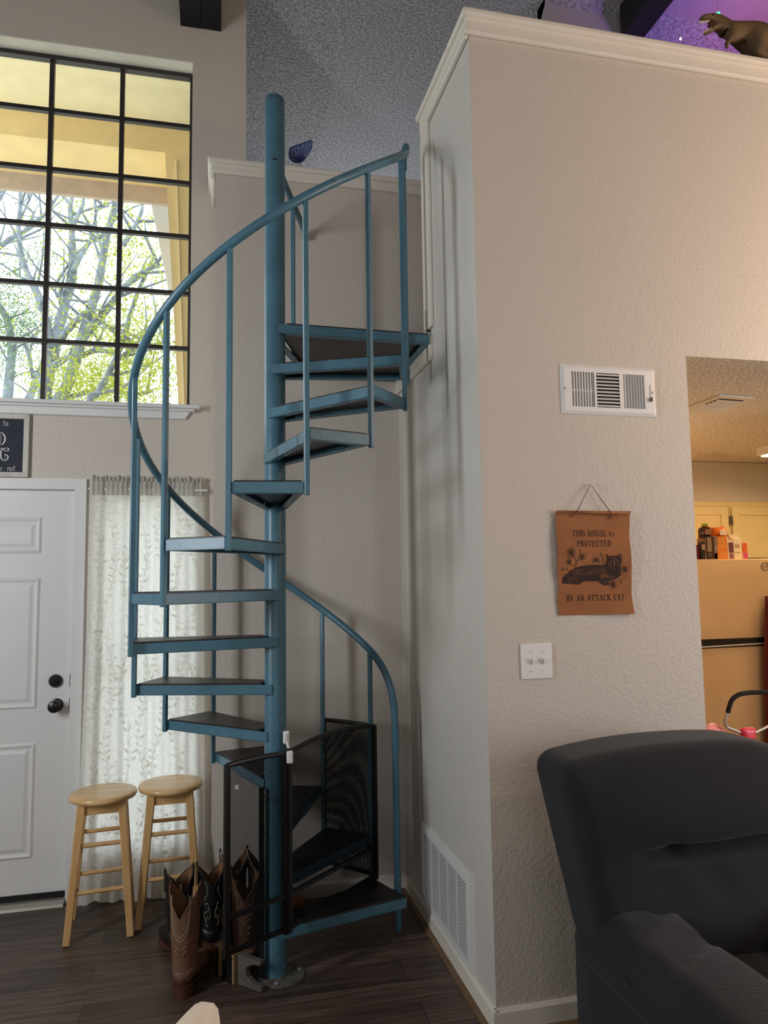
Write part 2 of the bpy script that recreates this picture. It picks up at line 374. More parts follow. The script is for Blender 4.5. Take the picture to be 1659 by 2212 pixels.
def mesh_mat():
    m = bpy.data.materials.new('black_wire_mesh'); m.use_nodes = True; n = m.node_tree.nodes; l = m.node_tree.links
    tc = n.new('ShaderNodeTexCoord'); sx = n.new('ShaderNodeSeparateXYZ'); l.new(tc.outputs['Object'], sx.inputs[0])
    ad = n.new('ShaderNodeMath'); ad.operation = 'MULTIPLY_ADD'; ad.inputs[1].default_value = -0.4; l.new(sx.outputs[1], ad.inputs[0]); l.new(sx.outputs[0], ad.inputs[2])
    outs = []
    for sg in (1, -1):
        mu = n.new('ShaderNodeMath'); mu.operation = 'MULTIPLY_ADD'; mu.inputs[1].default_value = sg
        l.new(sx.outputs[2], mu.inputs[0]); l.new(ad.outputs[0], mu.inputs[2])
        sc = n.new('ShaderNodeMath'); sc.operation = 'MULTIPLY'; sc.inputs[1].default_value = 170.0; l.new(mu.outputs[0], sc.inputs[0])
        fr = n.new('ShaderNodeMath'); fr.operation = 'FRACT'; l.new(sc.outputs[0], fr.inputs[0])
        lt = n.new('ShaderNodeMath'); lt.operation = 'LESS_THAN'; lt.inputs[1].default_value = 0.36; l.new(fr.outputs[0], lt.inputs[0]); outs.append(lt)
    mxm = n.new('ShaderNodeMath'); mxm.operation = 'MAXIMUM'; l.new(outs[0].outputs[0], mxm.inputs[0]); l.new(outs[1].outputs[0], mxm.inputs[1])
    t = n.new('ShaderNodeBsdfTransparent'); d = n.new('ShaderNodeBsdfDiffuse'); d.inputs[0].default_value = srgb(24, 24, 26)
    mx = n.new('ShaderNodeMixShader'); l.new(mxm.outputs[0], mx.inputs[0]); l.new(t.outputs[0], mx.inputs[1]); l.new(d.outputs[0], mx.inputs[2])
    l.new(mx.outputs[0], n['Material Output'].inputs[0]); return m
M['mesh'] = mesh_mat()

# ---------------------------------------------------------------- large structure
YB, YA, YF, XR, XK = 4.006, 3.70, 2.493, 0.952, 1.84     # window wall, alcove wall, front loft wall, return wall, kitchen opening
struct(MB().box(-2.7, 5.1, -3.6, 5.2, -0.1, 0), 'floor', M['floor'])
wb = MB()   # window wall with openings: upper window, door, sidelight
ztop = 5.4
def wall_with_holes(mb, x0, x1, y0, y1, z0, z1, holes):
    xs = sorted({x0, x1} | {h[0] for h in holes} | {h[1] for h in holes}); zs = sorted({z0, z1} | {h[2] for h in holes} | {h[3] for h in holes})
    for i in range(len(xs) - 1):
        for k in range(len(zs) - 1):
            cx = (xs[i] + xs[i + 1]) / 2; cz = (zs[k] + zs[k + 1]) / 2
            if any(h[0] < cx < h[1] and h[2] < cz < h[3] for h in holes): continue
            mb.box(xs[i], xs[i + 1], y0, y1, zs[k], zs[k + 1])
    return mb
HOLES = [(-2.02, -0.145, 2.53, 4.523), (-1.66, -0.715, 0.0, 2.06), (-0.60, -0.13, 0.26, 2.03)]
wall_with_holes(wb, -2.7, 0.155, YB, 4.15, 0, ztop, HOLES)
struct(wb, 'wall_back', M['wall'])
struct(MB().box(0.04, 0.155, 4.15, 6.6, 2.66, ztop), 'wall_loft_left', M['wall_smooth'])
# alcove half wall behind the staircase, with its short return
struct(MB().box(-0.013, 0.11, YA, YB, 0, 3.735).box(0.11, XR, YA, 3.82, 0, 3.735).box(XR, 2.3, YA, 3.82, 2.66, 3.735), 'wall_alcove', M['wall'])
ta = MB(); ta.box(-0.038, 2.3, YA - 0.022, YA, 3.688, 3.745); ta.box(-0.038, -0.013, YA, YB, 3.66, 3.745)
ta.box(-0.052, 2.3, YA - 0.042, 3.86, 3.735, 3.763); ta.box(-0.052, 0.10, 3.86, YB, 3.735, 3.763)
struct(ta, 'trim_1', M['trim'], bevel=0.008)
# return wall (beside the stairs)
struct(MB().box(XR, 1.07, YF + .0005, YA, 0, 2.60).box(XR, 1.07, YF + .0005, 3.13, 2.60, 3.735), 'wall_return', M['wall_gloss'])
# front loft wall with the kitchen opening
struct(MB().box(XR + .0005, XK, YF, 2.61, 0, 3.735).box(XK, 3.4, YF, 2.61, 2.4445, 3.735).box(3.4, 5.1, YF, 2.61, 0, 3.735), 'wall_front', M['wall'])
tf = MB()
tf.box(0.93, 5.1, YF - 0.022, YF, 3.676, 3.745); tf.box(0.93, XR, YF, 3.13, 3.668, 3.745)
tf.box(0.915, 5.1, YF - 0.045, 2.66, 3.735, 3.763); tf.box(0.915, 1.11, 2.66, 3.145, 3.735, 3.763)
struct(tf, 'trim_2', M['trim'], bevel=0.008)
# casing of the loft opening and the board under it
tj = MB(); tj.box(0.936, XR, 3.03, 3.13, 2.70, 3.70); tj.box(0.936, 1.08, 3.127, 3.143, 2.66, 3.74)
tj.prism([(3.085, 2.70), (3.115, 2.70), (3.115, 2.79), (3.10, 2.80), (3.085, 2.775)], (0.93, 0, 0), (0, 1, 0), (0, 0, 1), (0.022, 0, 0))
struct(tj, 'trim_3', M['trim'], bevel=0.004)
struct(MB().prism([(3.05, 2.565), (3.07, 2.552), (YA, 2.552), (YA, 2.66), (3.05, 2.66)], (0.934, 0, 0), (0, 1, 0), (0, 0, 1), (0.018, 0, 0)), 'trim_4', M['trim'], bevel=0.003)
# loft floor, kitchen ceiling
struct(MB().box(1.07, 5.1, 2.61, 6.6, 2.46, 2.66), 'floor_loft', M['wall_smooth'])
struct(MB().box(1.07, 5.1, 2.61, 4.95, 2.444, 2.46).box(XK + .0005, 3.4, 2.4945, 2.61, 2.444, 2.4505), 'ceiling_kitchen', M['popcorn_k'])
# vaulted ceiling
XC, ZC = 0.763, 4.93
cl = MB()
cl.hexa([(-2.7, -3.6, 4.95), (-0.1, -3.6, 5.16), (-0.1, 4.1, 5.16), (-2.7, 4.1, 4.95)], [(-2.7, -3.6, 5.25), (-0.1, -3.6, 5.46), (-0.1, 4.1, 5.46), (-2.7, 4.1, 5.25)])
cl.hexa([(-0.1, -3.6, 5.16), (XC, -3.6, ZC), (XC, 4.1, ZC), (-0.1, 4.1, 5.16)], [(-0.1, -3.6, 5.46), (XC, -3.6, 5.23), (XC, 4.1, 5.23), (-0.1, 4.1, 5.46)])
cl.hexa([(0.05, 4.1, 5.12), (XC, 4.1, ZC), (XC, 6.6, ZC), (0.05, 6.6, 5.12)], [(0.05, 4.1, 5.42), (XC, 4.1, 5.23), (XC, 6.6, 5.23), (0.05, 6.6, 5.42)])
cl.box(XC, 1.85, -3.6, 6.6, ZC, 5.23)
cl.box(1.85, 5.1, 3.56, 6.6, 5.18, 5.23)
struct(cl, 'ceiling', M['popcorn'])
struct(MB().box(1.85, 5.1, -3.6, 3.56, ZC, 5.23), 'ceiling_right', M['wall_smooth'])
struct(MB().hexa([(1.85, 3.56, ZC), (5.1, 3.56, ZC), (5.1, 5.1, 3.55), (1.85, 5.1, 3.55)], [(1.85, 3.56, 5.2), (5.1, 3.56, 5.2), (5.1, 5.1, 3.8), (1.85, 5.1, 3.8)]), 'ceiling_loft_slope', M['popcorn'])
struct(MB().box(1.85, 2.5, 3.6, 3.7, 2.66, 5.2), 'wall_loft_right', M['wall_smooth'])
struct(MB().box(1.95, 5.1, 5.05, 5.15, 2.66, 3.7), 'wall_loft_knee', M['wall_smooth'])
struct(MB().box(0.04, 5.1, 6.55, 6.65, 2.66, 5.3), 'wall_loft_back', M['wall_smooth'])
struct(MB().box(-2.7, -2.6, -3.6, YB, 0, 5.3), 'wall_left', M['wall'])
struct(MB().box(-2.7, 5.1, -3.7, -3.6, 0, 5.5), 'wall_rear', M['wall'])
struct(MB().box(5.0, 5.1, -3.6, 6.6, 0, 5.5), 'wall_right', M['wall'])
# kitchen walls
struct(MB().box(1.07, 5.0, 5.19, 5.29, 0, 2.46).box(1.9, 5.0, 4.865, 5.19, 2.13, 2.44), 'wall_kitchen', M['wall'])
struct(MB().box(1.07, 1.17, YA, 5.2, 0, 2.46), 'wall_kitchen_left', M['wall'])
# baseboards with quarter round
def baseboard(name, x0, x1, y0, y1, off, ext=0.0):
    mb = MB()
    if off == 'x':      # along y at x0, thickness toward -x
        mb.prism([(0, 0), (-0.014, 0), (-0.014, 0.075), (-0.006, 0.086), (0, 0.086)], (x0, y0, 0), (1, 0, 0), (0, 0, 1), (0, y1 - y0, 0))
        q = MB(); q.prism([(0, 0), (-0.018, 0), (-0.016, 0.009), (-0.009, 0.016), (0, 0.018)], (x0 - 0.014, y0 - ext, 0), (1, 0, 0), (0, 0, 1), (0, y1 - y0 + ext, 0))
    else:
        mb.prism([(0, 0), (-0.014, 0), (-0.014, 0.075), (-0.006, 0.086), (0, 0.086)], (x0, y0, 0), (0, 1, 0), (0, 0, 1), (x1 - x0, 0, 0))
        q = MB(); q.prism([(0, 0), (-0.018, 0), (-0.016, 0.009), (-0.009, 0.016), (0, 0.018)], (x0 - ext, y0 - 0.014, 0), (0, 1, 0), (0, 0, 1), (x1 - x0 + ext, 0, 0))
    b = struct(mb, 'baseboard_' + name, M['trim']); q.build('quarter_round', M['oldwood'], b)
baseboard('return', XR, XR, YF - 0.0135, YA, 'x', 0.02)
baseboard('front', XR - 0.0131, XK, YF, YF, 'y')
baseboard('alcove', -0.013, XR, YA, YA, 'y')
baseboard('back', -0.655, -0.013, YB, YB, 'y')

# ---------------------------------------------------------------- window, sill, door, sidelight
WY = 4.12
wxs = [-2.02, -1.654, -1.281, -0.908, -0.535, -0.150]; wzs = [2.53, 2.877, 3.197, 3.532, 3.853, 4.196, 4.515]
wf = MB()
for i, x in enumerate(wxs): wf.box(x - 0.012, x + 0.012, WY - 0.012, WY + 0.02, 2.53, 4.523)
for z in wzs[1:-1]: wf.box(-2.02, -0.15, WY - 0.010, WY + 0.018, z - 0.011, z + 0.011)
wf.box(-2.02, -0.15, WY - 0.02, WY + 0.02, 4.49, 4.523); wf.box(-2.02, -0.15, WY - 0.02, WY + 0.02, 2.53, 2.552)
win = struct(wf, 'window_1', M['bronze'])
for i in range(5):
    for k in range(6):
        MB().box(wxs[i] + 0.01, wxs[i + 1] - 0.01, WY + 0.002, WY + 0.006, wzs[k] + 0.009, wzs[k + 1] - 0.009).build('pane', M['glass'], win)
MB().box(-2.02, -0.1455, YB + 0.001, 4.149, 4.515, 4.5225).build('head_reveal', M['reveal'], win)
sl = MB(); sl.box(-2.08, -0.088, 3.945, 4.11, 2.496, 2.516)
sl.prism([(-2.05, 2.444), (-0.165, 2.444), (-0.135, 2.49), (-2.05, 2.49)], (0, 3.985, 0), (1, 0, 0), (0, 0, 1), (0, YB - 3.985, 0))
sl.box(-2.07, -0.115, 3.965, YB, 2.484, 2.497)
struct(sl, 'window_sill', M['white'], bevel=0.005)
# door
dr = MB(); DX0, DX1, DY = -1.63, -0.7185, 4.02
dr.box(DX0, DX1, DY, DY + 0.04, 0.045, 2.05)
door = struct(dr, 'door_1', M['white'])
def panel(x0, x1, z0, z1):
    mb = MB()
    def ring(a, ya, b, yb):
        o = [(x0 + a, z0 + a), (x1 - a, z0 + a), (x1 - a, z1 - a), (x0 + a, z1 - a)]; i = [(x0 + b, z0 + b), (x1 - b, z0 + b), (x1 - b, z1 - b), (x0 + b, z1 - b)]
        mb.add([(x, ya, z) for x, z in o] + [(x, yb, z) for x, z in i], [(k, (k + 1) % 4, 4 + (k + 1) % 4, 4 + k) for k in range(4)])
    ring(0, DY, 0.012, DY - 0.007); ring(0.012, DY - 0.007, 0.026, DY - 0.001); ring(0.026, DY - 0.001, 0.034, DY - 0.001); ring(0.034, DY - 0.001, 0.05, DY - 0.006)
    mb.add([(x0 + .05, DY - .006, z0 + .05), (x1 - .05, DY - .006, z0 + .05), (x1 - .05, DY - .006, z1 - .05), (x0 + .05, DY - .006, z1 - .05)], [(0, 1, 2, 3)])
    mb.build('door_panel', M['white'], door)
for (x0, x1) in ((-1.15, -0.872), (-1.475, -1.2)):
    panel(x0, x1, 1.725, 1.912); panel(x0, x1, 0.945, 1.603); panel(x0, x1, 0.22, 0.778)
kn = MB(); kn.lathe([(0.034, 0), (0.034, 0.006), (0.015, 0.012), (0.012, 0.034), (0.026, 0.042), (0.031, 0.052), (0.029, 0.062), (0.018, 0.068), (0.001, 0.069)], (-0.782, DY, 0.957), (0, -1, 0))
kn.build('door_knob', M['blackplastic'], door, smooth=True, angle=50)
db = MB(); db.lathe([(0.033, 0), (0.033, 0.008), (0.027, 0.016), (0.001, 0.017)], (-0.788, DY, 1.078), (0, -1, 0)); db.box(-0.794, -0.775, DY - 0.03, DY - 0.016, 1.072, 1.084)
db.build('deadbolt', M['blackplastic'], door, smooth=True, angle=40)
MB().box(DX0, DX1, DY - 0.008, DY + 0.03, 0.018, 0.052).build('door_sweep', M['black'], door)
lp = MB(); lp.box(-0.722, -0.716, DY - 0.002, DY + 0.012, 0.915, 0.99); lp.box(-0.722, -0.716, DY - 0.002, DY + 0.012, 1.045, 1.11); lp.build('latch_plate', M['blackplastic'], door)
dc = MB()
cw = 0.056
dc.prism([(-1.63 - cw, 0), (-1.63, 0), (-1.63, 2.055), (-0.714, 2.055), (-0.714, 0), (-0.714 + cw, 0), (-0.714 + cw, 2.055 + cw), (-1.63 - cw, 2.055 + cw)], (0, YB - 0.016, 0), (1, 0, 0), (0, 0, 1), (0, 0.016, 0))
dc.box(-0.7135, -0.7005, YB, 4.10, 0, 2.056); dc.box(-1.645, -0.7005, YB, 4.10, 2.054, 2.066)
struct(dc, 'trim_5', M['white'])
struct(MB().prism([(3.95, 0), (3.955, 0.012), (3.985, 0.022), (4.15, 0.026), (4.15, 0)], (-1.66, 0, 0), (0, 1, 0), (0, 0, 1), (0.945, 0, 0)), 'door_threshold', M['steel'])
sd = MB()
for (a, b, c, d) in ((-0.60, -0.585, 0.26, 2.03), (-0.145, -0.13, 0.26, 2.03), (-0.60, -0.13, 0.26, 0.28), (-0.60, -0.13, 2.01, 2.03), (-0.60, -0.13, 1.14, 1.16)): sd.box(a, b, 4.07, 4.10, c, d)
s2 = struct(sd, 'window_2', M['white']); MB().box(-0.585, -0.145, 4.083, 4.087, 0.28, 2.01).build('pane', M['glass'], s2)

# ---------------------------------------------------------------- outside: porch, ground, trees
struct(MB().box(-30, 30, 4.16, 60, -0.25, -0.15), 'ground', M['ground'])
struct(MB().box(-4, 0.03, 4.16, 5.6, 5.11, 5.2), 'porch_ceiling', M['tan_light'])
struct(MB().box(-4, 0.03, 5.6, 6.13, 4.91, 5.2), 'porch_beam', M['tan_stucco'])
struct(MB().box(-4, -0.2, 6.13, 6.17, 4.767, 5.2), 'trim_6', M['drip'])
pc = MB(); pc.prism([(-0.30, -0.15), (0.03, -0.15), (0.03, 4.91), (-0.405, 4.91), (-0.285, 2.94)], (0, 5.6, 0), (1, 0, 0), (0, 0, 1), (0, 0.35, 0))
pcol = struct(pc, 'porch_column', M['tan_stucco'])
MB().prism([(-0.33, 4.85), (-0.318, 4.85), (-0.225, 2.6), (-0.237, 2.6)], (0, 5.585, 0), (1, 0, 0), (0, 0, 1), (0, 0.02, 0)).build('column_batten', M['tan_light'], pcol)
struct(MB().prism([(-0.60, 5.02), (-0.40, 5.02), (-0.33, 3.85), (-0.39, 3.98)], (0, 6.3, 0), (1, 0, 0), (0, 0, 1), (0, 0.1, 0)), 'trim_7', M['gutter'])

def wpt(x, y, Y):
    """photograph pixel -> world point on the plane at depth Y"""
    dx = (x - CW / 2) / FPX; dy = -(y - CH / 2) / FPX
    d = Vector([_r[i] * dx + _u[i] * dy + _f[i] for i in range(3)])
    return Vector((0, 0, CAMZ)) + d * (Y / d.y)
def tree(name, label, limbs, depth, leafm, nleaf, centers, seed, leaf=0.042, group=None, spread=0.5):
    rnd = random.Random(seed)
    base = limbs[0][0][0]; b0 = wpt(base[0], base[1], depth)
    root = thing(name, (b0.x, depth, -0.15), label, 'tree', group)
    mb = MB(); tips = []
    for li, (pts, w0, w1, dd) in enumerate(limbs):
        P = [wpt(x, y, depth + dd * k / max(1, len(pts) - 1)) for k, (x, y) in enumerate(pts)]
        if li == 0: P = [Vector((b0.x - 0.1, depth, -0.2)), Vector((b0.x - 0.05, depth, 1.0))] + P
        Q = catmull(P, 5); n = len(Q); k = depth / FPX / 2
        mb.tube(Q, [k * (w0 + (w1 - w0) * i / (n - 1)) * rnd.uniform(0.92, 1.08) for i in range(n)], 8)
        for i in range(4, n, 3):
            if rnd.random() < 0.75:
                a = rnd.uniform(0, 2 * pi); L = rnd.uniform(0.35, 1.1); d = Vector((cos(a), rnd.uniform(-0.7, 0.7), abs(sin(a)) * 0.9 + 0.1)) * L
                p0 = Q[i]; p1 = p0 + d * 0.5 + Vector((rnd.uniform(-.1, .1), 0, rnd.uniform(-.1, .1))); p2 = p0 + d
                T = catmull([p0, p1, p2], 4); mb.tube(T, [0.022 * (1 - 0.8 * q / (len(T) - 1)) for q in range(len(T))], 5); tips += [p1, p2]
    mb.build('trunk', M['bark'], root, smooth=True)
    fo = MB()
    cs = [wpt(x, y, depth + rnd.uniform(-0.6, 1.2)) for x, y in centers] + tips
    for i in range(nleaf):
        c = cs[rnd.randrange(len(cs))] if rnd.random() < 0.25 or not centers else cs[rnd.randrange(len(centers))]
        p = c + Vector((rnd.gauss(0, spread * 0.5), rnd.gauss(0, spread * 0.5), rnd.gauss(0, spread * 0.4)))
        a = Vector((rnd.uniform(-1, 1), rnd.uniform(-1, 1), rnd.uniform(-1, 1))).normalized(); b = a.orthogonal().normalized(); s = leaf * rnd.uniform(0.6, 1.3)
        fo.add([p, p + a * s * .5 + b * s * .3, p + a * s, p + a * s * .5 - b * s * .3], [(0, 1, 2, 3)])
    fo.build('foliage', leafm, root)
    return root
def K(*a): return [(x / 4.255, 360 + y / 4.255) for x, y in a]
oak = [(K((400, 2250), (470, 1800), (530, 1520), (600, 1250), (665, 1000), (662, 750), (660, 560), (645, 380), (670, 250)), 34, 8, 0.6),
       (K((670, 960), (740, 820), (830, 690), (920, 670), (1000, 610)), 13, 6, 0.5),
       (K((660, 560), (720, 440), (765, 340), (760, 250)), 11, 5, 0.3),
       (K((500, 2200), (620, 2000), (735, 1640), (840, 1300), (910, 1050), (970, 700), (1040, 420), (1060, 280)), 26, 9, -0.8),
       (K((745, 1600), (900, 1420), (1060, 1210), (1160, 1090), (1300, 1000)), 18, 9, -0.6),
       (K((565, 1580), (640, 1480), (770, 1350)), 15, 12, -0.5),
       (K((400, 1260), (280, 1040), (200, 820), (170, 560), (190, 300), (175, 150)), 15, 6, 0.8),
       (K((470, 1700), (420, 1400), (330, 1160), (270, 1020)), 17, 11, 0.5),
       (K((935, 740), (900, 640), (880, 420), (1000, 360)), 7, 4, 0.3),
       (K((560, 1340), (548, 1240), (508, 1140), (552, 995)), 6, 4, 0.2),
       (K((600, 2130), (900, 2060), (1240, 2090), (1400, 2060)), 11, 8, -0.4),
       (K((760, 1740), (880, 1690), (1060, 1715), (1200, 1800), (1400, 1830)), 12, 8, -0.4),
       (K((470, 1840), (580, 1760), (700, 1740)), 9, 7, -0.2)]
tree('oak_tree', 'large grey-barked oak with many forking limbs outside the middle panes of the window', oak, 9.8, M['leaf'], 8200,
     K((560, 1980), (800, 1980), (960, 1900), (860, 2000), (680, 2000), (1050, 2040), (950, 1980), (560, 1900), (1000, 1460), (700, 1560), (1180, 1980), (640, 2080), (900, 2090), (1000, 300), (740, 260), (1300, 1500), (1350, 2000), (1200, 830)), 3)
left = [(K((60, 2300), (90, 1900), (110, 1650), (60, 1400), (-60, 1200)), 26, 12, 0.5),
        (K((200, 2300), (300, 2050), (400, 1800), (440, 1560), (470, 1380)), 20, 6, 0.5),
        (K((-120, 820), (0, 735), (120, 650), (280, 560), (410, 440), (560, 230)), 13, 5, 0.4),
        (K((-60, 400), (0, 290), (60, 190), (100, 140)), 9, 5, 0.2),
        (K((190, 330), (300, 420), (310, 500), (420, 420)), 5, 3, 0.2),
        (K((200, 340), (280, 260), (345, 175)), 4, 2, 0.2),
        (K((250, 1040), (160, 1000), (40, 910), (-60, 860)), 6, 3, 0.3),
        (K((120, 1640), (200, 1580), (270, 1750), (300, 1950)), 10, 7, 0.3)]
tree('oak_tree', 'leafy oak at the left edge of the window, dense blue-green foliage low down', left, 13.0, M['leafdark'], 6000,
     K((60, 1200), (130, 1250), (60, 1420), (240, 1450), (320, 1480), (100, 1560), (40, 1780), (200, 1720), (60, 1000), (-60, 1500), (340, 800)), 5)
right = [(K((800, 2330), (900, 2080), (1010, 1880), (1130, 1600), (1200, 1350), (1290, 1100), (1420, 820)), 18, 7, 0.3),
         (K((1060, 1790), (1200, 1700), (1400, 1640), (1560, 1600)), 10, 5, 0.4),
         (K((1130, 1130), (1234, 1010), (1380, 940), (1500, 900)), 12, 6, 0.4),
         (K((1140, 720), (1234, 560), (1300, 420), (1310, 300)), 12, 5, 0.3)]
tree('oak_tree', 'slimmer oak leaning right beside the tan porch column outside', right, 7.8, M['leaf'], 4000,
     K((1000, 2050), (1250, 1900), (1400, 1990), (1300, 1700), (1450, 1500), (1300, 700), (1240, 850), (1150, 1560)), 9)

# ---------------------------------------------------------------- spiral staircase
PX, PY, RR, RISE = 0.2437, 3.073, 0.5804, 0.19096
A0, DA, WW = radians(9.699), radians(26.782), radians(24.529)
st = thing('spiral_staircase', (PX, PY, 0), 'blue painted steel spiral staircase with black wooden treads winding up to the loft', 'staircase')
pole = MB(); pole.lathe([(0.0445, 0.004), (0.0445, 3.70), (0.038, 3.715), (0.001, 3.722)], (PX, PY, 0), n=48)
pole = pole.build('center_pole', M['blue'], st, smooth=True, angle=40)
ch = MB()
for (a, z, s) in ((-1.7, 3.40, .012), (-1.75, 3.30, .004), (-2.0, 2.5, .004), (-1.95, 2.46, .004), (-1.4, 1.02, .004), (-1.5, 0.10, .005), (-1.6, 0.16, .005), (-1.55, 2.4, .003), (-1.2, 0.97, .004)):
    d = Vector((cos(a), sin(a), 0)); t = Vector((-sin(a), cos(a), 0)); p = Vector((PX, PY, z)) + d * 0.0447
    MB().add([p - t * s + Vector((0, 0, s * .3)), p + t * s * .8 - Vector((0, 0, s * .4)), p + t * s + Vector((0, 0, s * .7))], [(0, 1, 2)]).build('paint_chip', M['chip'], pole)
for k in range(9):
    a = -2.4 + k * 0.2; d = Vector((cos(a), sin(a), 0)); p = Vector((PX, PY, 3.70)) + d * 0.0447; t = Vector((-sin(a), cos(a), 0))
    ch.add([p - t * .002, p + t * .002, p + t * .001 - Vector((0, 0, .012 + .01 * (k % 3)))], [(0, 1, 2)])
ch.build('chipped_rim', M['chip'], pole)
fl = MB(); fl.lathe([(0.094, 0.0), (0.094, 0.006), (0.090, 0.008), (0.045, 0.008)], (PX + 0.022, PY - 0.012, 0), n=40)
fl = fl.build('base_plate', M['plate'], st)
for a in (10, 130, 250): MB().lathe([(0.009, 0.008), (0.009, 0.011), (0.004, 0.014)], (PX + 0.022 + 0.074 * cos(radians(a)), PY - 0.012 + 0.074 * sin(radians(a)), 0), n=12).build('bolt', M['bolt'], fl)

TH = 0.041
def frame_poly(pts, z, par, name, openi=True):
    """angle-iron frame along a polyline (outer line), flange toward the inside; pts ccw from above"""
    mb = MB(); n = len(pts); c = Vector((sum(p[0] for p in pts) / n, sum(p[1] for p in pts) / n, 0))
    for i in range(n - 1):
        a = Vector((*pts[i], 0)); b = Vector((*pts[i + 1], 0)); d = (b - a).normalized(); nin = Vector((-d.y, d.x, 0))
        if nin.dot(c - a) < 0: nin = -nin
        m = (a, b); lo = z - TH
        q = [a, b, b + nin * 0.004, a + nin * 0.004]
        mb.hexa([v + Vector((0, 0, lo)) for v in q], [v + Vector((0, 0, z)) for v in q])
        q = [a, b, b + nin * 0.030 - d * 0.006, a + nin * 0.030 + d * 0.006]
        l2 = lo + 0.0004 * (i + 1)
        mb.hexa([v + Vector((0, 0, l2)) for v in q], [v + Vector((0, 0, l2 + 0.004)) for v in q])
    return mb.build(name, M['blue'], par, bevel=0.0012, seg=1)
def board(pts, z0, z1, par):
    mb = MB(); mb.hexa([(x, y, z0) for x, y in pts], [(x, y, z1) for x, y in pts]); return mb.build('tread_board', M['blackwood'], par, bevel=0.002, seg=1)
def pol(r, a): return (PX + r * cos(a), PY + r * sin(a))
def loc2(am, r, t): return (PX + r * cos(am) - t * sin(am), PY + r * sin(am) + t * cos(am))
for k in range(1, 14):
    a = A0 + DA * (k - 1); am = a + WW / 2; z = RISE * k
    ro, ho = RR * cos(WW / 2), RR * sin(WW / 2)
    hi = 0.050
    outl = [loc2(am, -0.004, -hi), loc2(am, ro, -ho), loc2(am, ro, ho), loc2(am, -0.004, hi)]
    tr = frame_poly(outl, z, st, 'tread')
    ins = [loc2(am, 0.046, -hi - 0.004), loc2(am, ro - 0.006, -ho + 0.006), loc2(am, ro - 0.006, ho - 0.006), loc2(am, 0.046, hi + 0.004)]
    board(ins, z - 0.020, z + 0.006, tr)
    if k >= 10:
        for r in (0.25, 0.45):
            for sg in (-1, 1): MB().lathe([(0.003, 0), (0.003, 0.002)], (*loc2(am, r, sg * (hi + (ho - hi) * r / ro - 0.016)), z - TH - 0.0015), n=8).build('screw', M['bolt'], tr)
# landing
LZ = 2.662
land = [(PX + 0.012, 3.026), (0.9495, 3.044), (0.933, 3.05), (0.933, 3.685), (0.455, 3.685), (PX - 0.03, 3.10)]
lo = frame_poly([land[0], (0.933, 3.044), (0.933, 3.685), (0.455, 3.685), (PX - 0.02, 3.09)], LZ, st, 'landing')
lb = MB(); lp_ = [(PX + 0.02, 3.032), (0.948, 3.049), (0.948, 3.679), (0.460, 3.679), (PX + 0.01, 3.09)]
lp_ = [(PX + 0.05, 3.032), (0.928, 3.049), (0.928, 3.679), (0.460, 3.679), (PX + 0.03, 3.11)]
lb.hexa([(x, y, LZ - 0.022) for x, y in lp_], [(x, y, LZ + 0.007) for x, y in lp_]); lb.build('landing_board', M['blackwood'], lo)
# balusters
RB = RR + 0.0005
def hz(k): return RISE * k + 0.838
for k in range(2, 15):
    a = A0 + DA * (k - 1) - radians(1.12); x, y = pol(RB - 0.003, a); zb = RISE * (k - 1) - TH - 0.006
    if k == 14: x, y = 0.8235, 3.036
    MB().bar((x, y, zb), (x, y, hz(k) - (0.03 if k == 14 else 0)), 0.0185, 0.0185, (cos(a), sin(a), 0)).build('baluster', M['blue'], st, bevel=0.002, seg=1)
# handrail and newel
rail = []
def rp(r, adeg, z): rail.append((PX + r * cos(radians(adeg)), PY + r * sin(radians(adeg)), z))
nb = []
a2 = 9.699 + 26.782 - 1.12
for (r, ad, z) in ((0.611, 22.4, 0.78), (0.611, 22.4, 0.90), (0.609, 22.8, 0.98), (0.604, 24.0, 1.055), (0.596, 27, 1.13), (0.586, 31, 1.19)): rp(r, ad, z)
for k in range(2, 14):
    for j in range(4):
        kk = k + j / 4
        if kk > 13.5: break
        rp(RR, 9.699 + 26.782 * (kk - 1) - 1.12, hz(kk) + 0.012)
for (ad, z) in ((344.5, 3.458), (350, 3.492), (354, 3.503), (356.3, 3.495), (356.9, 3.47), (356.9, 3.43)): rp(RR + 0.002, ad, z)
MB().tube(catmull(rail, 3), 0.0165, 14).build('handrail', M['blue'], st, smooth=True, angle=60)
nx, ny = PX + 0.611 * cos(radians(22.4)), PY + 0.611 * sin(radians(22.4))
MB().tube([(nx, ny, 0.0), (nx, ny, 0.8)], 0.0155, 16).build('newel_post', M['blue'], st, smooth=True, angle=60)
MB().tube(catmull([(0.283, 3.15, 3.39), (0.315, 3.26, 3.40), (0.385, 3.47, 3.40), (0.448, 3.66, 3.40), (0.452, 3.672, 3.37)], 5), 0.016, 12).build('guard_rail', M['blue'], st, smooth=True, angle=60)
MB().bar((0.358, 3.40, LZ - TH), (0.358, 3.40, 3.39), 0.017, 0.017, (0.4, 0.9, 0)).build('guard_baluster', M['blue'], st)

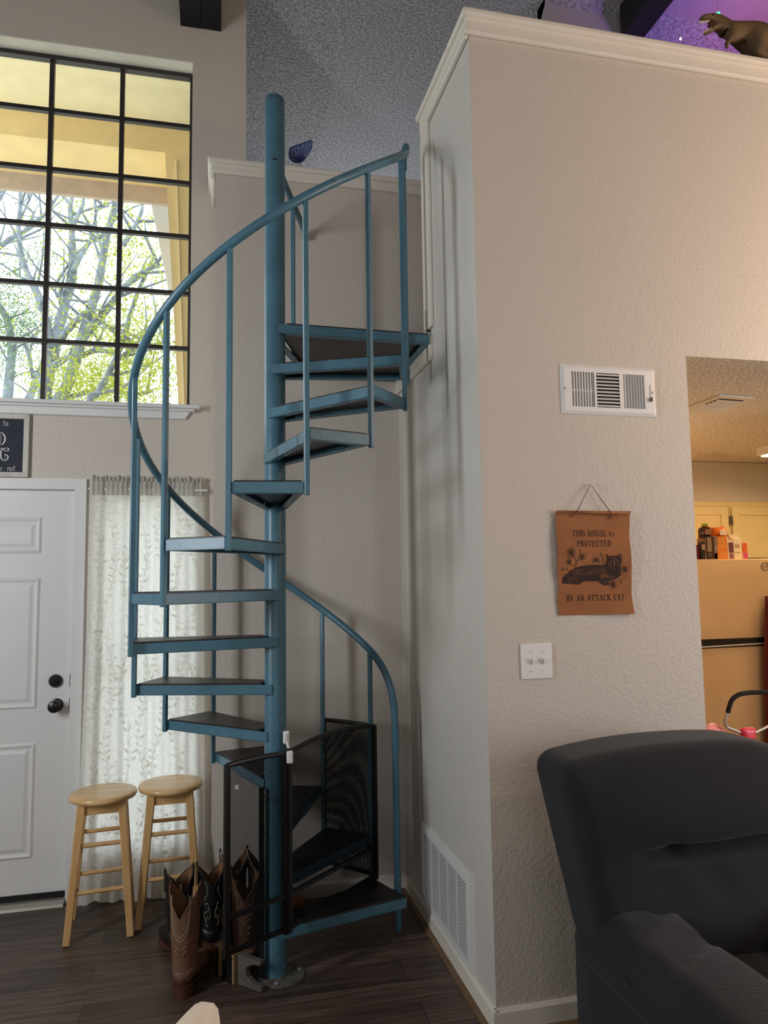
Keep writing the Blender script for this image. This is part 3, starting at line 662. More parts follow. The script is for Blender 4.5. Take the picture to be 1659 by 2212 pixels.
# ---------------------------------------------------------------- black mesh gate leaning against the pole
ga = thing('mesh_gate', (0.286, 2.985, 0.2), 'black folding gate with wire mesh panels standing on the bottom stair tread', 'safety gate')
GZ0, GZ1 = 0.205, 0.885
gC = Vector((0.286, 2.985, 0)); gL = Vector((0.047, 2.845, 0)); gR = Vector((0.728, 3.397, 0)); gB = Vector((0.522, 3.625, 0))
def gate_panel(a, b, arc, zl=(GZ0, GZ0), rails=(0.0, 0.125)):
    fr = MB(); d = b - a; w = 0.019
    fr.bar(a + Vector((0, 0, zl[0] - 0.012)), a + Vector((0, 0, GZ1)), w, w, d); fr.bar(b + Vector((0, 0, zl[1] - 0.012)), b + Vector((0, 0, GZ1)), w, w, d)
    for r in rails: fr.bar(a + Vector((0, 0, GZ0 + r + 0.006)), b + Vector((0, 0, GZ0 + r + 0.006)), 0.013, 0.016)
    top = []
    for i in range(13):
        t = i / 12; top.append(a + d * t + Vector((0, 0, GZ1 + arc * 4 * t * (1 - t) - 0.004)))
    fr.tube(top, 0.0105, 8)
    fo = fr.build('gate_frame', M['black'], ga)
    mm = MB()
    mm.grid(lambda u, v: a + d * u + Vector((0, 0, GZ0 + 0.125 + (GZ1 - GZ0 - 0.125 + arc * 4 * u * (1 - u)) * v)), 12, 2)
    mm.grid(lambda u, v: a + d * u + Vector((0, 0, GZ0 + 0.005 + 0.12 * v)), 2, 1)
    mm.build('wire_mesh', M['mesh'], fo)
gate_panel(gC + Vector((0.005, 0.004, 0)), gR, 0.028); gate_panel(gL, gC + Vector((-0.008, -0.005, 0)), 0.004); gate_panel(gR + Vector((-0.005, 0.01, 0)), gB, 0.003)
hp = MB(); hp.tube([gC + Vector((0.002, -0.012, GZ0)), gC + Vector((0.002, -0.012, GZ1 - 0.02))], 0.006, 8)
for z in (0.33, 0.6, 0.85): hp.tube([gC + Vector((0.002, -0.012, z)), gC + Vector((0.002, -0.012, z + 0.05))], 0.0085, 8)
hp.build('hinge', M['blackplastic'], ga)
# folded back panel seen edge-on along the pole
gf = MB(); gf.bar((0.185, 3.035, 0.02), (0.185, 3.035, 0.74), 0.018, 0.02); gf = gf.build('folded_frame', M['black'], ga)
hk = MB(); hk.tube(catmull([(0.190, 3.02, 0.705), (0.203, 3.008, 0.715), (0.205, 3.005, 0.70), (0.196, 3.012, 0.69)], 4), 0.003, 6); hk.build('hook', M['blackplastic'], gf)
MB().box(0.075, 0.088, 2.854, 2.857, 0.79, 0.805).build('mesh_tag', M['whiteplastic'], ga)
# white strap latch between pole and gate
lt = thing('strap_latch', (0.288, 3.0, 0.87), 'white plastic child-proof strap latch joining pole and black gate', 'latch')
def pad(c, h):
    mb = MB(); mb.cushion(c, (0.026, 0.012, h), 0.006, 8, lambda p, a: (p.x, p.y, p.z)); return mb.build('pad', M['whiteplastic'], lt, smooth=True)
p1 = pad((0.283, 3.015, 0.935), 0.052); pad((0.292, 2.964, 0.868), 0.05)
MB().cushion((0.287, 3.007, 0.938), (0.010, 0.004, 0.026), 0.002, 5).build('button', mat('grey_button', (190, 192, 195), 0.4), p1, smooth=True)
MB().grid(lambda u, v: Vector((0.279 + 0.010 * u + 0.009 * v, 3.008 - 0.042 * v - 0.004 * sin(v * pi), 0.915 - 0.03 * v)), 1, 6).grid(lambda u, v: Vector((0.279 + 0.010 * u + 0.009 * v, 3.006 - 0.042 * v - 0.004 * sin(v * pi), 0.915 - 0.03 * v)), 1, 6).build('strap', M['whiteplastic'], lt)
tag(MB().lathe([(0.001, 0), (0.012, 0.002), (0.021, 0.009), (0.0235, 0.022), (0.020, 0.035), (0.011, 0.044), (0.001, 0.046)], (0.348, 3.19, RISE + 0.0065), n=24).build('toy_ball', M['orange'], smooth=True),
    'small orange ball lying on the bottom stair tread behind the mesh', 'ball')
#__PART2__
# ---------------------------------------------------------------- ceiling beams
bx = tag(MB().box(-0.214, -0.102, -3.5, YB, 4.73, 5.13).build('ceiling_beam', M['beam']), 'black boxed beam running out from the top of the window wall', 'beam')
MB().box(-0.100, 0.012, -3.5, YB, 4.732, 5.12).build('beam_board', M['beam'], bx)
tag(MB().box(2.312, 2.446, -3.5, 3.56, 4.73, 4.93).build('ceiling_beam', M['beam']), 'black beam crossing the ceiling above the loft ledge, left of the toy dinosaur', 'beam')

# ---------------------------------------------------------------- curtain
def cx(u, v):
    v = min(v, 1.0)
    l = -0.628 - 0.030 * (1 - v) ** 1.5; r = -0.062 + 0.010 * (1 - v) + 0.012 * (1 - v) ** 2
    return l + (r - l) * u
def cpt(u, v, off=0.0):
    z = 0.004 + 2.115 * v + 0.008 * sin(u * 9) * (1 - v); w = 0.35 + 0.65 * (1 - v)
    y = 3.962 - 0.03 * (1 - v) - (0.013 * sin(u * 31 + 0.6 * v) + 0.009 * sin(u * 63 + 2 + v)) * w - 0.04 * max(0, 0.08 - v) * (1 - u)
    if u > 0.9: y += (u - 0.9) * 0.2
    return Vector((cx(u, v), y - off, z + (0.0 if v < .999 else 0)))
cu = thing('curtain', (-0.34, 3.95, 0), 'cream leaf-patterned curtain glowing with daylight beside the white front door', 'curtain')
MB().grid(lambda u, v: cpt(u, v * 0.955), 110, 70).build('cloth', M['curtain'], cu, smooth=True)
hd = MB(); hd.grid(lambda u, v: cpt(u, 0.955 + 0.035 * v, 0.012 * sin(v * pi) + 0.004 * sin(u * 150)), 150, 4)
hd.grid(lambda u, v: cpt(u, 0.99 + 0.012 * v, 0.008 * sin(u * 170) + 0.006 * v * sin(u * 90)) + Vector((0, 0, 0.006 * v * sin(u * 60))), 180, 3)
hd.build('header', M['curtainhead'], cu, smooth=True)
MB().tube([(-0.645, 3.962, 2.055), (-0.045, 3.962, 2.055)], 0.006, 8).build('curtain_rod', M['white'], cu)
lf = MB(); rnd = random.Random(11)
for vine in (0.07, 0.2, 0.34, 0.47, 0.62, 0.76, 0.9):
    ph = rnd.uniform(0, 6)
    for s in range(56):
        v = 0.015 + s * 0.0168
        if v > 0.95: break
        uc = vine + 0.045 * sin(v * 22 + ph) + 0.02 * sin(v * 7 + 2 * ph)
        for sg in (-1, 1):
            a = sg * rnd.uniform(0.35, 1.35); L = rnd.uniform(0.018, 0.046); w = L * 0.18
            dv = (cos(a) * L) / 2.1; du = (sin(a) * L) / 0.57; nv = (-sin(a) * w) / 2.1; nu = (cos(a) * w) / 0.57
            q = [(uc + sg * 0.008, v), (uc + du * .5 + nu, v + dv * .5 + nv), (uc + du, v + dv), (uc + du * .5 - nu, v + dv * .5 - nv)]
            if all(0.01 < x < 0.99 and 0.002 < y < 0.95 for x, y in q): lf.add([cpt(x, y, 0.0022) for x, y in q], [(0, 1, 2, 3)])
        uc2 = vine + 0.045 * sin((v + .017) * 22 + ph) + 0.02 * sin((v + .017) * 7 + 2 * ph)
        if v < 0.93: lf.add([cpt(uc - .003, v, .002), cpt(uc + .003, v, .002), cpt(uc2 + .003, v + .0168, .002), cpt(uc2 - .003, v + .0168, .002)], [(0, 1, 2, 3)])
lf.build('leaf_pattern', M['curtainleaf'], cu)

# ---------------------------------------------------------------- stroke lettering
def arcp(cx_, cy_, rx, ry, a0, a1, n=14): return [(cx_ + rx * cos(radians(a0 + (a1 - a0) * i / n)), cy_ + ry * sin(radians(a0 + (a1 - a0) * i / n))) for i in range(n + 1)]
TK, TN = 0.13, 0.055
def stem(x, y0=0, y1=1, s0=True, s1=True, t=TK):
    o = [([(x, y0), (x, y1)], t, t)]
    if s0: o.append(([(x - .12, y0 + TN / 2), (x + .12, y0 + TN / 2)], TN, TN))
    if s1: o.append(([(x - .12, y1 - TN / 2), (x + .12, y1 - TN / 2)], TN, TN))
    return o
def bowl(cx_, cy_, rx, ry, a0, a1): return [(arcp(cx_, cy_, rx, ry, a0, a1), TN, TK)]
def ln(a, b, t): return [([a, b], t, t)]
GL = {
 'T': (.62, stem(.31, s1=False) + ln((.03, .965), (.59, .965), .07) + ln((.05, .98), (.05, .74), .05) + ln((.57, .98), (.57, .74), .05)),
 'H': (.66, stem(.14) + stem(.52) + ln((.14, .5), (.52, .5), TN)),
 'I': (.28, stem(.14)),
 'S': (.52, bowl(.26, .735, .17, .235, 30, 270) + bowl(.26, .265, .18, .235, 90, -150) + ln((.43, .98), (.43, .7), .05) + ln((.06, .02), (.06, .3), .05)),
 'O': (.6, bowl(.3, .5, .215, .47, 0, 360)),
 'U': (.64, stem(.14, .25, 1, s0=False) + bowl(.32, .27, .18, .24, 180, 360) + stem(.5, .25, 1, s0=False, t=TN)),
 'E': (.56, stem(.14) + ln((.14, .035), (.5, .035), .065) + ln((.14, .5), (.4, .5), TN) + ln((.14, .965), (.48, .965), .065) + ln((.5, 0), (.5, .26), .05) + ln((.48, 1), (.48, .76), .05) + ln((.4, .4), (.4, .6), .05)),
 'P': (.56, stem(.14) + ln((.14, .97), (.3, .97), TN) + ln((.14, .47), (.3, .47), TN) + bowl(.29, .72, .19, .25, 90, -90)),
 'R': (.64, stem(.14) + ln((.14, .97), (.3, .97), TN) + ln((.14, .5), (.3, .5), TN) + bowl(.29, .735, .19, .235, 90, -90) + ln((.33, .5), (.53, .02), TK) + ln((.45, .03), (.63, .03), TN)),
 'C': (.58, bowl(.31, .5, .215, .47, 50, 312) + ln((.5, .98), (.5, .66), .055) + ln((.5, .05), (.5, .25), .05)),
 'D': (.62, stem(.14) + ln((.14, .97), (.28, .97), TN) + ln((.14, .03), (.28, .03), TN) + bowl(.27, .5, .24, .47, 90, -90)),
 'B': (.58, stem(.14) + ln((.14, .97), (.3, .97), TN) + ln((.14, .51), (.3, .51), TN) + ln((.14, .03), (.3, .03), TN) + bowl(.29, .74, .16, .23, 90, -90) + bowl(.29, .27, .19, .24, 90, -90)),
 'Y': (.66, ln((.08, .98), (.33, .48), TK) + ln((.58, .98), (.33, .48), TN) + stem(.33, 0, .5, s1=False) + ln((.0, .97), (.2, .97), TN) + ln((.47, .97), (.66, .97), TN)),
 'A': (.66, ln((.1, .03), (.33, 1), TN) + ln((.33, 1), (.55, .03), TK) + ln((.18, .33), (.47, .33), TN) + ln((.0, .03), (.2, .03), TN) + ln((.43, .03), (.66, .03), TN)),
 'N': (.66, stem(.13, t=TN) + ln((.13, .97), (.53, .03), TK) + stem(.53, s0=False, t=TN)),
 'K': (.66, stem(.14) + ln((.16, .4), (.52, .97), TN) + ln((.28, .58), (.54, .03), TK) + ln((.42, .97), (.62, .97), TN) + ln((.44, .03), (.66, .03), TN)),
 'i': (.26, stem(.13, 0, .62, t=.1) + ln((.13, .74), (.13, .86), .11)),
 's': (.4, [(arcp(.2, .47, .12, .15, 30, 270), .05, .09), (arcp(.2, .17, .13, .15, 90, -150), .05, .09)]),
 ' ': (.34, []),
 't_': (.42, [([(.2, 1.0), (.2, .18)] + arcp(.32, .18, .12, .15, 180, 290, 6), .075, .075)] + ln((.03, .68), (.38, .68), .075)),
 'o_': (.5, [(arcp(.25, .31, .19, .29, 0, 360), .075, .075)]),
 'r_': (.38, ln((.08, 0), (.08, .64), .075) + [(arcp(.24, .42, .16, .2, 180, 60, 8), .075, .075)]),
 'n_': (.5, ln((.08, 0), (.08, .64), .075) + [(arcp(.25, .42, .17, .2, 180, 0, 8) + [(.42, 0)], .075, .075)]),
}
def strokes(mb, els, fn, sx, sy, ox, oy):
    for pts, ta, tb in els:
        n = len(pts); L = []; Rr = []
        for i, (x, y) in enumerate(pts):
            a = pts[max(i - 1, 0)]; b = pts[min(i + 1, n - 1)]; dx, dy = b[0] - a[0], b[1] - a[1]; q = sqrt(dx * dx + dy * dy) or 1
            nx_, ny_ = -dy / q, dx / q; t = (ta + (tb - ta) * abs(nx_) ** 1.2) / 2
            L.append(fn(ox + (x + nx_ * t) * sx, oy + (y + ny_ * t) * sy)); Rr.append(fn(ox + (x - nx_ * t) * sx, oy + (y - ny_ * t) * sy))
        mb.add(L + Rr, [(i, i + 1, n + i + 1, n + i) for i in range(n - 1)])
def write(mb, text, fn, x0, x1, yb, yt):
    gs = [GL[c] for c in text]; tot = sum(g[0] for g in gs) + 0.06 * (len(gs) - 1); sx = (x1 - x0) / tot; x = x0
    for g in gs: strokes(mb, g[1], fn, sx, (yt - yb), x, yb); x += (g[0] + 0.06) * sx

# ---------------------------------------------------------------- leather sign
SGM = Vector((1.239, 0, 1.812))
def sdep(u, v):   # u 0..1 across, v 0 top..1 bottom: distance of the leather in front of the wall
    return 0.008 + 0.004 * sin(v * 5) + 0.010 * max(0, v - 0.8) * 5 * max(0, u - 0.55) * 2 + 0.003 * sin(u * 7 + v * 3) + 0.012 * max(0, 0.035 - v) / 0.035
def sgp(cx_, cy_, off=0.0):
    v = (cy_ - 510) / 1550; xx = cx_ - 115 - 35 * v
    return Vector((1.239 + xx * 0.0002787, YF - sdep(xx / 1105, v) - off, 1.812 - (cy_ - 510) * 0.0002513))
sg_ = thing('leather_sign', (1.39, YF, 1.42), 'brown suede wall hanging printed with a tabby cat and warning words', 'wall hanging')
def edge(u, v, th):
    l = 115 + 35 * v + (6 * sin(v * 20) if u < .5 else 0); r = 1222 - 22 * math.exp(-((v - .25) / .12) ** 2) + 20 * max(0, v - .1) + (v > .85) * 26 * (v - .85) / .15
    return sgp(l + (r - l) * u, 512 + 1545 * v + 8 * u * v, th)
lt_ = MB(); lt_.grid(lambda u, v: edge(u, v, 0.0012), 24, 36); lt_.grid(lambda u, v: edge(u, v, -0.0012), 24, 36)
for (fa, n) in ((lambda t: (0, t), 36), (lambda t: (1, t), 36), (lambda t: (t, 0), 24), (lambda t: (t, 1), 24)):
    lt_.grid(lambda a, b: edge(*fa(a), 0.0012 - 0.0024 * b), n, 1)
sh = lt_.build('leather_sheet', M['leather'], sg_, smooth=True, angle=40)
MB().tube([sgp(140, 528, -0.002), sgp(1205, 535, -0.002)], 0.006, 8).build('top_roll', M['leather'], sg_, smooth=True)
cd = MB(); nail = Vector((1.3865, YF - 0.012, 1.914))
cd.tube([sgp(350, 590, .003), sgp(405, 512, .006), nail, sgp(905, 518, .006), sgp(950, 610, .003)], 0.0015, 6); cd.build('cord', M['ink'], sg_)
for a, b in (((320, 588), (385, 582)), ((905, 630), (975, 598))):
    MB().tube([sgp(*a, .004), sgp((a[0] + b[0]) / 2, (a[1] + b[1]) / 2 - 8, .008), sgp(*b, .004)], 0.0022, 6).build('cord_knot', M['leatherlight'], sg_)
MB().lathe([(0.004, 0), (0.004, 0.002), (0.0015, 0.004), (0.0015, 0.014)], nail + Vector((0, -0.003, 0)), (0, 1, 0), 10).build('nail', M['bolt'], sg_)
F = lambda x, y: sgp(x, y, 0.0018)
F2 = lambda x, y: sgp(x, y, 0.0058)
F3 = lambda x, y: sgp(x, y, 0.0036)
for words in (((('THIS HOUSE', 345, 865, 893, 800)), ('is', 902, 978, 893, 800)), (('PROTECTED', 415, 932, 1045, 953),), (('BY AN ATTACK CAT', 268, 1122, 1855, 1763),)):
    mb = MB()
    for (t, a, b, yb, yt) in words: write(mb, t, F, a, b, yb, yt)
    mb.build('lettering', M['ink'], sh)
cat = MB()
cp = [(205, 1590), (200, 1540), (215, 1490), (260, 1455), (300, 1420), (350, 1385), (420, 1350), (500, 1330), (580, 1322), (660, 1318), (740, 1318), (800, 1325), (840, 1310), (852, 1280), (862, 1240), (862, 1200), (852, 1152), (885, 1180), (920, 1192), (965, 1182), (1005, 1188), (1035, 1168), (1066, 1152), (1066, 1200), (1076, 1250), (1072, 1310), (1060, 1360), (1062, 1420), (1055, 1470), (1030, 1510), (980, 1535), (900, 1550), (882, 1580), (892, 1610), (850, 1628), (810, 1618), (770, 1592), (740, 1560), (680, 1562), (600, 1555), (540, 1560), (480, 1578), (468, 1602), (420, 1606), (350, 1594), (290, 1592)]
cat.add([F3(*p) for p in cp], [tuple(range(len(cp)))]); cat = cat.build('cat_print', M['ink'], sh)
sp = MB()
def stk(mb, fn, pts, t):
    q = [Vector((x, y, 0)) for x, y in pts]; q = catmull(q, 5) if len(q) > 2 else q
    strokes(mb, [([(v.x, v.y) for v in q], t, t)], fn, 1, 1, 0, 0)
for i in range(8):
    x = 330 + i * 62; stk(sp, F2, [(x, 1400 - i * 7 + (i > 4) * 6 * i), (x + 40, 1440 - 4 * i), (x + 50, 1480 - 2 * i)], 7)
    stk(sp, F2, [(x + 20, 1385 - i * 4), (x + 65, 1425 - 4 * i), (x + 78, 1470)], 5)
for i in range(4): stk(sp, F2, [(300 + 38 * i, 1570), (285 + 45 * i, 1530), (310 + 45 * i, 1500)], 6)
for i in range(4): stk(sp, F2, [(740 + 12 * i, 1500 + 14 * i), (800, 1462 + 14 * i), (880, 1478 + 12 * i)], 6)
for i in range(3): stk(sp, F2, [(870, 1285 + 22 * i), (900, 1300 + 20 * i), (925, 1300 + 22 * i)], 5); stk(sp, F2, [(1062, 1285 + 22 * i), (1030, 1300 + 20 * i), (1000, 1300 + 22 * i)], 5)
for i in range(5): stk(sp, F2, [(925 + 18 * i, 1205), (935 + 13 * i, 1240)], 5)
stk(sp, F2, [(905, 1262), (925, 1270), (940, 1285)], 9); stk(sp, F2, [(1025, 1262), (1003, 1270), (985, 1285)], 9)
stk(sp, F2, [(960, 1255), (962, 1300), (950, 1345)], 13); stk(sp, F2, [(930, 1378), (952, 1388), (975, 1378)], 6)
stk(sp, F2, [(880, 1520), (930, 1500), (960, 1520)], 8); stk(sp, F2, [(800, 1590), (840, 1570), (870, 1590)], 6); stk(sp, F2, [(872, 1175), (890, 1215)], 9); stk(sp, F2, [(1052, 1172), (1030, 1212)], 9)
sp.build('fur_stripes', M['leatherlight'], cat)
fw = MB()
for (x, y, r, n) in ((330, 1135, 82, 20), (495, 1195, 56, 16), (295, 1268, 50, 14), (705, 1262, 66, 17), (1125, 1395, 58, 16), (950, 1615, 66, 18)):
    fw.add([F(x + 17 * cos(2 * pi * k / 10), y + 17 * sin(2 * pi * k / 10)) for k in range(10)], [tuple(range(10))])
    for k in range(n):
        a = 2 * pi * k / n
        if (x, y) == (705, 1262) and sin(a) > 0.75: continue
        stk(fw, F, [(x + 20 * cos(a), y + 20 * sin(a)), (x + r * .6 * cos(a - .1), y + r * .6 * sin(a - .1)), (x + r * cos(a), y + r * sin(a))], 6)
for (x, y) in ((470, 1105), (785, 1165), (208, 1380), (1070, 1580)):
    stk(fw, F, arcp(x, y, 18, 20, 0, 300, 8), 8)
for pts in ([(360, 1190), (395, 1240), (400, 1330), (410, 1350)], [(470, 1230), (420, 1270), (405, 1330)], [(320, 1310), (370, 1330), (385, 1365)], [(470, 1125), (440, 1190), (415, 1260)], [(230, 1385), (290, 1395), (330, 1400)], [(790, 1185), (800, 1240), (805, 1310)], [(820, 1215), (800, 1260)], [(1080, 1440), (1060, 1460)], [(1060, 1480), (1120, 1490), (1180, 1465)], [(1000, 1560), (1080, 1540), (1160, 1510)], [(200, 1465), (240, 1450)], [(250, 1350), (280, 1390)], [(540, 1145), (570, 1140)]):
    stk(fw, F, pts, 6)
stk(fw, F, [(1030, 1640), (1180, 1640)], 4)
fw.build('flower_print', M['ink'], sh)

# ---------------------------------------------------------------- air register, switch, return grille
av = thing('air_register', (1.487, YF, 2.187), 'white steel supply register with three louvred sections high on the wall above the leather sign', 'vent')
ax0, ax1, az0, az1 = 1.284, 1.690, 2.187, 2.381
secs = [(1.325, 1.418), (1.432, 1.532), (1.547, 1.640)]; sz0, sz1 = 2.216, 2.352
fr = MB()
def platebox(mb, x0, x1, z0, z1, y0, y1, holes): wall_with_holes(mb, x0, x1, y0, y1, z0, z1, holes)
platebox(fr, ax0 + .012, ax1 - .012, az0 + .012, az1 - .012, YF - 0.010, YF - 0.006, [(a, b, sz0, sz1) for a, b in secs])
o = [(ax0, az0), (ax1, az0), (ax1, az1), (ax0, az1)]; i_ = [(ax0 + .012, az0 + .012), (ax1 - .012, az0 + .012), (ax1 - .012, az1 - .012), (ax0 + .012, az1 - .012)]
fr.add([(x, YF, z) for x, z in o] + [(x, YF - .003, z) for x, z in o] + [(x, YF - .010, z) for x, z in i_], [(k, (k + 1) % 4, 4 + (k + 1) % 4, 4 + k) for k in range(4)] + [(4 + k, 4 + (k + 1) % 4, 8 + (k + 1) % 4, 8 + k) for k in range(4)])
fr.build('frame', M['whiteplastic'], av)
MB().box(ax0 + .03, ax1 - .03, YF - 0.0012, YF - 0.0004, sz0 - .005, sz1 + .005).build('duct_shade_plate', M['dark'], av)  # flat dark plate as the shade behind the louvres
lv = MB()
for k in range(9):
    x = secs[0][0] + (secs[0][1] - secs[0][0]) * k / 8; lv.hexa([(x, YF - .010, sz0), (x + .0035, YF - .010, sz0), (x + .001, YF - .002, sz0), (x - .002, YF - .002, sz0)], [(x, YF - .010, sz1), (x + .0035, YF - .010, sz1), (x + .001, YF - .002, sz1), (x - .002, YF - .002, sz1)])
lv.box(secs[0][0], secs[0][1], YF - .004, YF - .0015, 2.276, 2.286)
lv.build('louvre_section', M['whiteplastic'], av)
lv = MB()
for k in range(10):
    z = sz1 - 0.0136 * k - 0.003; lv.hexa([(secs[1][0], YF - .011, z - .008), (secs[1][1], YF - .011, z - .008), (secs[1][1], YF - .003, z), (secs[1][0], YF - .003, z)], [(secs[1][0], YF - .0117, z - .0068), (secs[1][1], YF - .0117, z - .0068), (secs[1][1], YF - .0037, z + .0012), (secs[1][0], YF - .0037, z + .0012)])
lv.build('louvre_section', M['whiteplastic'], av)
lv = MB()
for k in range(8):
    x = secs[2][0] + 0.0118 * k; lv.hexa([(x + .011, YF - .010, sz0), (x + .0122, YF - .0105, sz0), (x + .0012, YF - .0025, sz0), (x, YF - .002, sz0)], [(x + .011, YF - .010, sz1), (x + .0122, YF - .0105, sz1), (x + .0012, YF - .0025, sz1), (x, YF - .002, sz1)])
lv.build('louvre_section', M['whiteplastic'], av)
for x, z in ((1.298, 2.285), (1.676, 2.283)): MB().lathe([(0.005, 0), (0.005, 0.001), (0.003, 0.0025), (0.001, 0.0025)], (x, YF - .010, z), (0, -1, 0), 12).build('screw', M['bolt'], av)
ml = MB(); ml.box(1.6625, 1.6645, YF - .0108, YF - .0098, 2.245, 2.312); ml.box(1.661, 1.668, YF - .020, YF - .010, 2.247, 2.262); ml.build('damper_lever', M['plate'], av)
sw = thing('light_switch', (1.1455, YF, 1.197), 'white double toggle light switch plate on the wall left of the leather sign', 'light switch')
MB().cushion((1.1455, YF - .003, 1.2605), (0.123, 0.006, 0.127), 0.003, 8).build('plate', M['whiteplastic'], sw, smooth=True, angle=40)
for x in (1.122, 1.167):
    MB().box(x - .0055, x + .0055, YF - .0072, YF - .0055, 1.248, 1.273).hexa([(x - .0045, YF - .007, 1.252), (x + .0045, YF - .007, 1.252), (x + .0045, YF - .007, 1.262), (x - .0045, YF - .007, 1.262)], [(x - .0035, YF - .018, 1.266), (x + .0035, YF - .018, 1.266), (x + .0035, YF - .017, 1.272), (x - .0035, YF - .017, 1.272)]).build('toggle', mat('toggle_white', (205, 205, 202), 0.4) if x < 1.13 else bpy.data.materials['toggle_white'], sw)
    for z in (1.226, 1.295): MB().lathe([(0.0028, 0), (0.0022, 0.0012), (0.001, 0.0013)], (x, YF - .006, z), (0, -1, 0), 8).build('screw', M['bolt'], sw)
rg = thing('return_grille', (XR, 3.04, 0.087), 'white louvred return air grille low on the wall beside the staircase', 'vent')
gy0, gy1, gz0, gz1 = 2.712, 3.373, 0.088, 0.437
hs = []; cw_ = (gy1 - gy0 - 0.07) / 5
for k in range(5): hs.append((gy0 + .035 + k * cw_ + .004, gy0 + .035 + (k + 1) * cw_ - .004, gz0 + .03, gz1 - .03))
gm = MB(); tmp = MB(); wall_with_holes(tmp, gy0, gy1, 0.006, 0.011, gz0, gz1, hs)
gm.add([(XR - v.y, v.x, v.z) for v in tmp.v], tmp.f)
e5 = .0006
gm.box(XR - .0104, XR, gy0 - e5, gy0 + .006, gz0 - e5, gz1 + e5).box(XR - .0104, XR, gy1 - .006, gy1 + e5, gz0 - e5, gz1 + e5).box(XR - .0102, XR, gy0 + .006, gy1 - .006, gz0 - e5, gz0 + .006).box(XR - .0102, XR, gy0 + .006, gy1 - .006, gz1 - .006, gz1 + e5)
gm.build('frame', M['white'], rg)
MB().box(XR - .0082, XR - .0062, gy0 + .03, gy1 - .03, gz0 + .02, gz1 - .02).build('duct_shade_plate', M['dark'], rg)  # dark sheet close behind the slats, as shade in the slots
for (a, b, c, d) in hs:
    lv = MB(); n = 22
    for k in range(n):
        z = c + (d - c) * (k + .5) / n
        lv.hexa([(XR - .0112, a - .003, z - .003), (XR - .0112, b + .003, z - .003), (XR - .0072, b + .003, z - .002), (XR - .0072, a - .003, z - .002)], [(XR - .0114, a - .003, z + .002), (XR - .0114, b + .003, z + .002), (XR - .0074, b + .003, z + .003), (XR - .0074, a - .003, z + .003)])
    lv.build('louvre_section', M['white'], rg)

# ---------------------------------------------------------------- framed sign above the door
fs = thing('framed_sign', (-1.19, YB, 2.114), 'dark navy lettered sign in a whitewashed frame standing above the door trim', 'sign')
fx0, fx1, fz0, fz1 = -1.45, -0.94, 2.114, 2.442
fm = MB()
for q in ([(fx0, fz0), (fx1, fz0), (fx1 - .026, fz0 + .026), (fx0 + .026, fz0 + .026)], [(fx1, fz0), (fx1, fz1), (fx1 - .026, fz1 - .026), (fx1 - .026, fz0 + .026)], [(fx1, fz1), (fx0, fz1), (fx0 + .026, fz1 - .026), (fx1 - .026, fz1 - .026)], [(fx0, fz1), (fx0, fz0), (fx0 + .026, fz0 + .026), (fx0 + .026, fz1 - .026)]):
    fm.prism(q, (0, YB - .022, 0), (1, 0, 0), (0, 0, 1), (0, .022, 0))
fm.build('frame', M['frame'], fs, bevel=0.002)
bd = MB().box(fx0 + .02, fx1 - .02, YB - .010, YB - .002, fz0 + .02, fz1 - .02).build('board', M['chalk'], fs)
def sgn(px, py): p = wpt(px, py, YB - .0108); return p
def D7(x, y): return sgn(x / 7.541, 880 + y / 7.541)
mb = MB()
strokes(mb, GL['t_'][1], D7, 92, -92, 48, 300); strokes(mb, GL['o_'][1], D7, 92, -100, 90, 302); mb.build('lettering', M['letter'], bd)
mb = MB(); x = -6
for c, w in (('o_', 46), ('r_', 36)): strokes(mb, GL[c][1], D7, 82, -88, x - 30, 1035); x += w
x = 118
for c, w in (('n_', 48), ('o_', 46), ('t_', 42)): strokes(mb, GL[c][1], D7, 95, -90, x, 1035); x += w
mb.build('lettering', M['letter'], bd)
mb = MB()
strokes(mb, [(arcp(0, 510, 82, 100, -92, 92, 16), 5, 24), (arcp(-10, 510, 28, 78, -80, 80, 12), 4, 6)], D7, 1, 1, 0, 0)
mb.build('lettering', M['letter'], bd)
mb = MB()
strokes(mb, [([(-20, 672), (20, 664), (60, 672), (110, 660), (140, 672), (138, 700), (105, 712), (75, 700), (45, 680), (25, 690), (14, 730), (10, 780), (18, 830), (45, 860), (85, 868), (122, 845), (134, 810), (115, 778), (78, 765)], 7, 20), ([(72, 770), (95, 795), (92, 830), (60, 845)], 4, 5)], D7, 1, 1, 0, 0)
mb.build('lettering', M['letter'], bd)

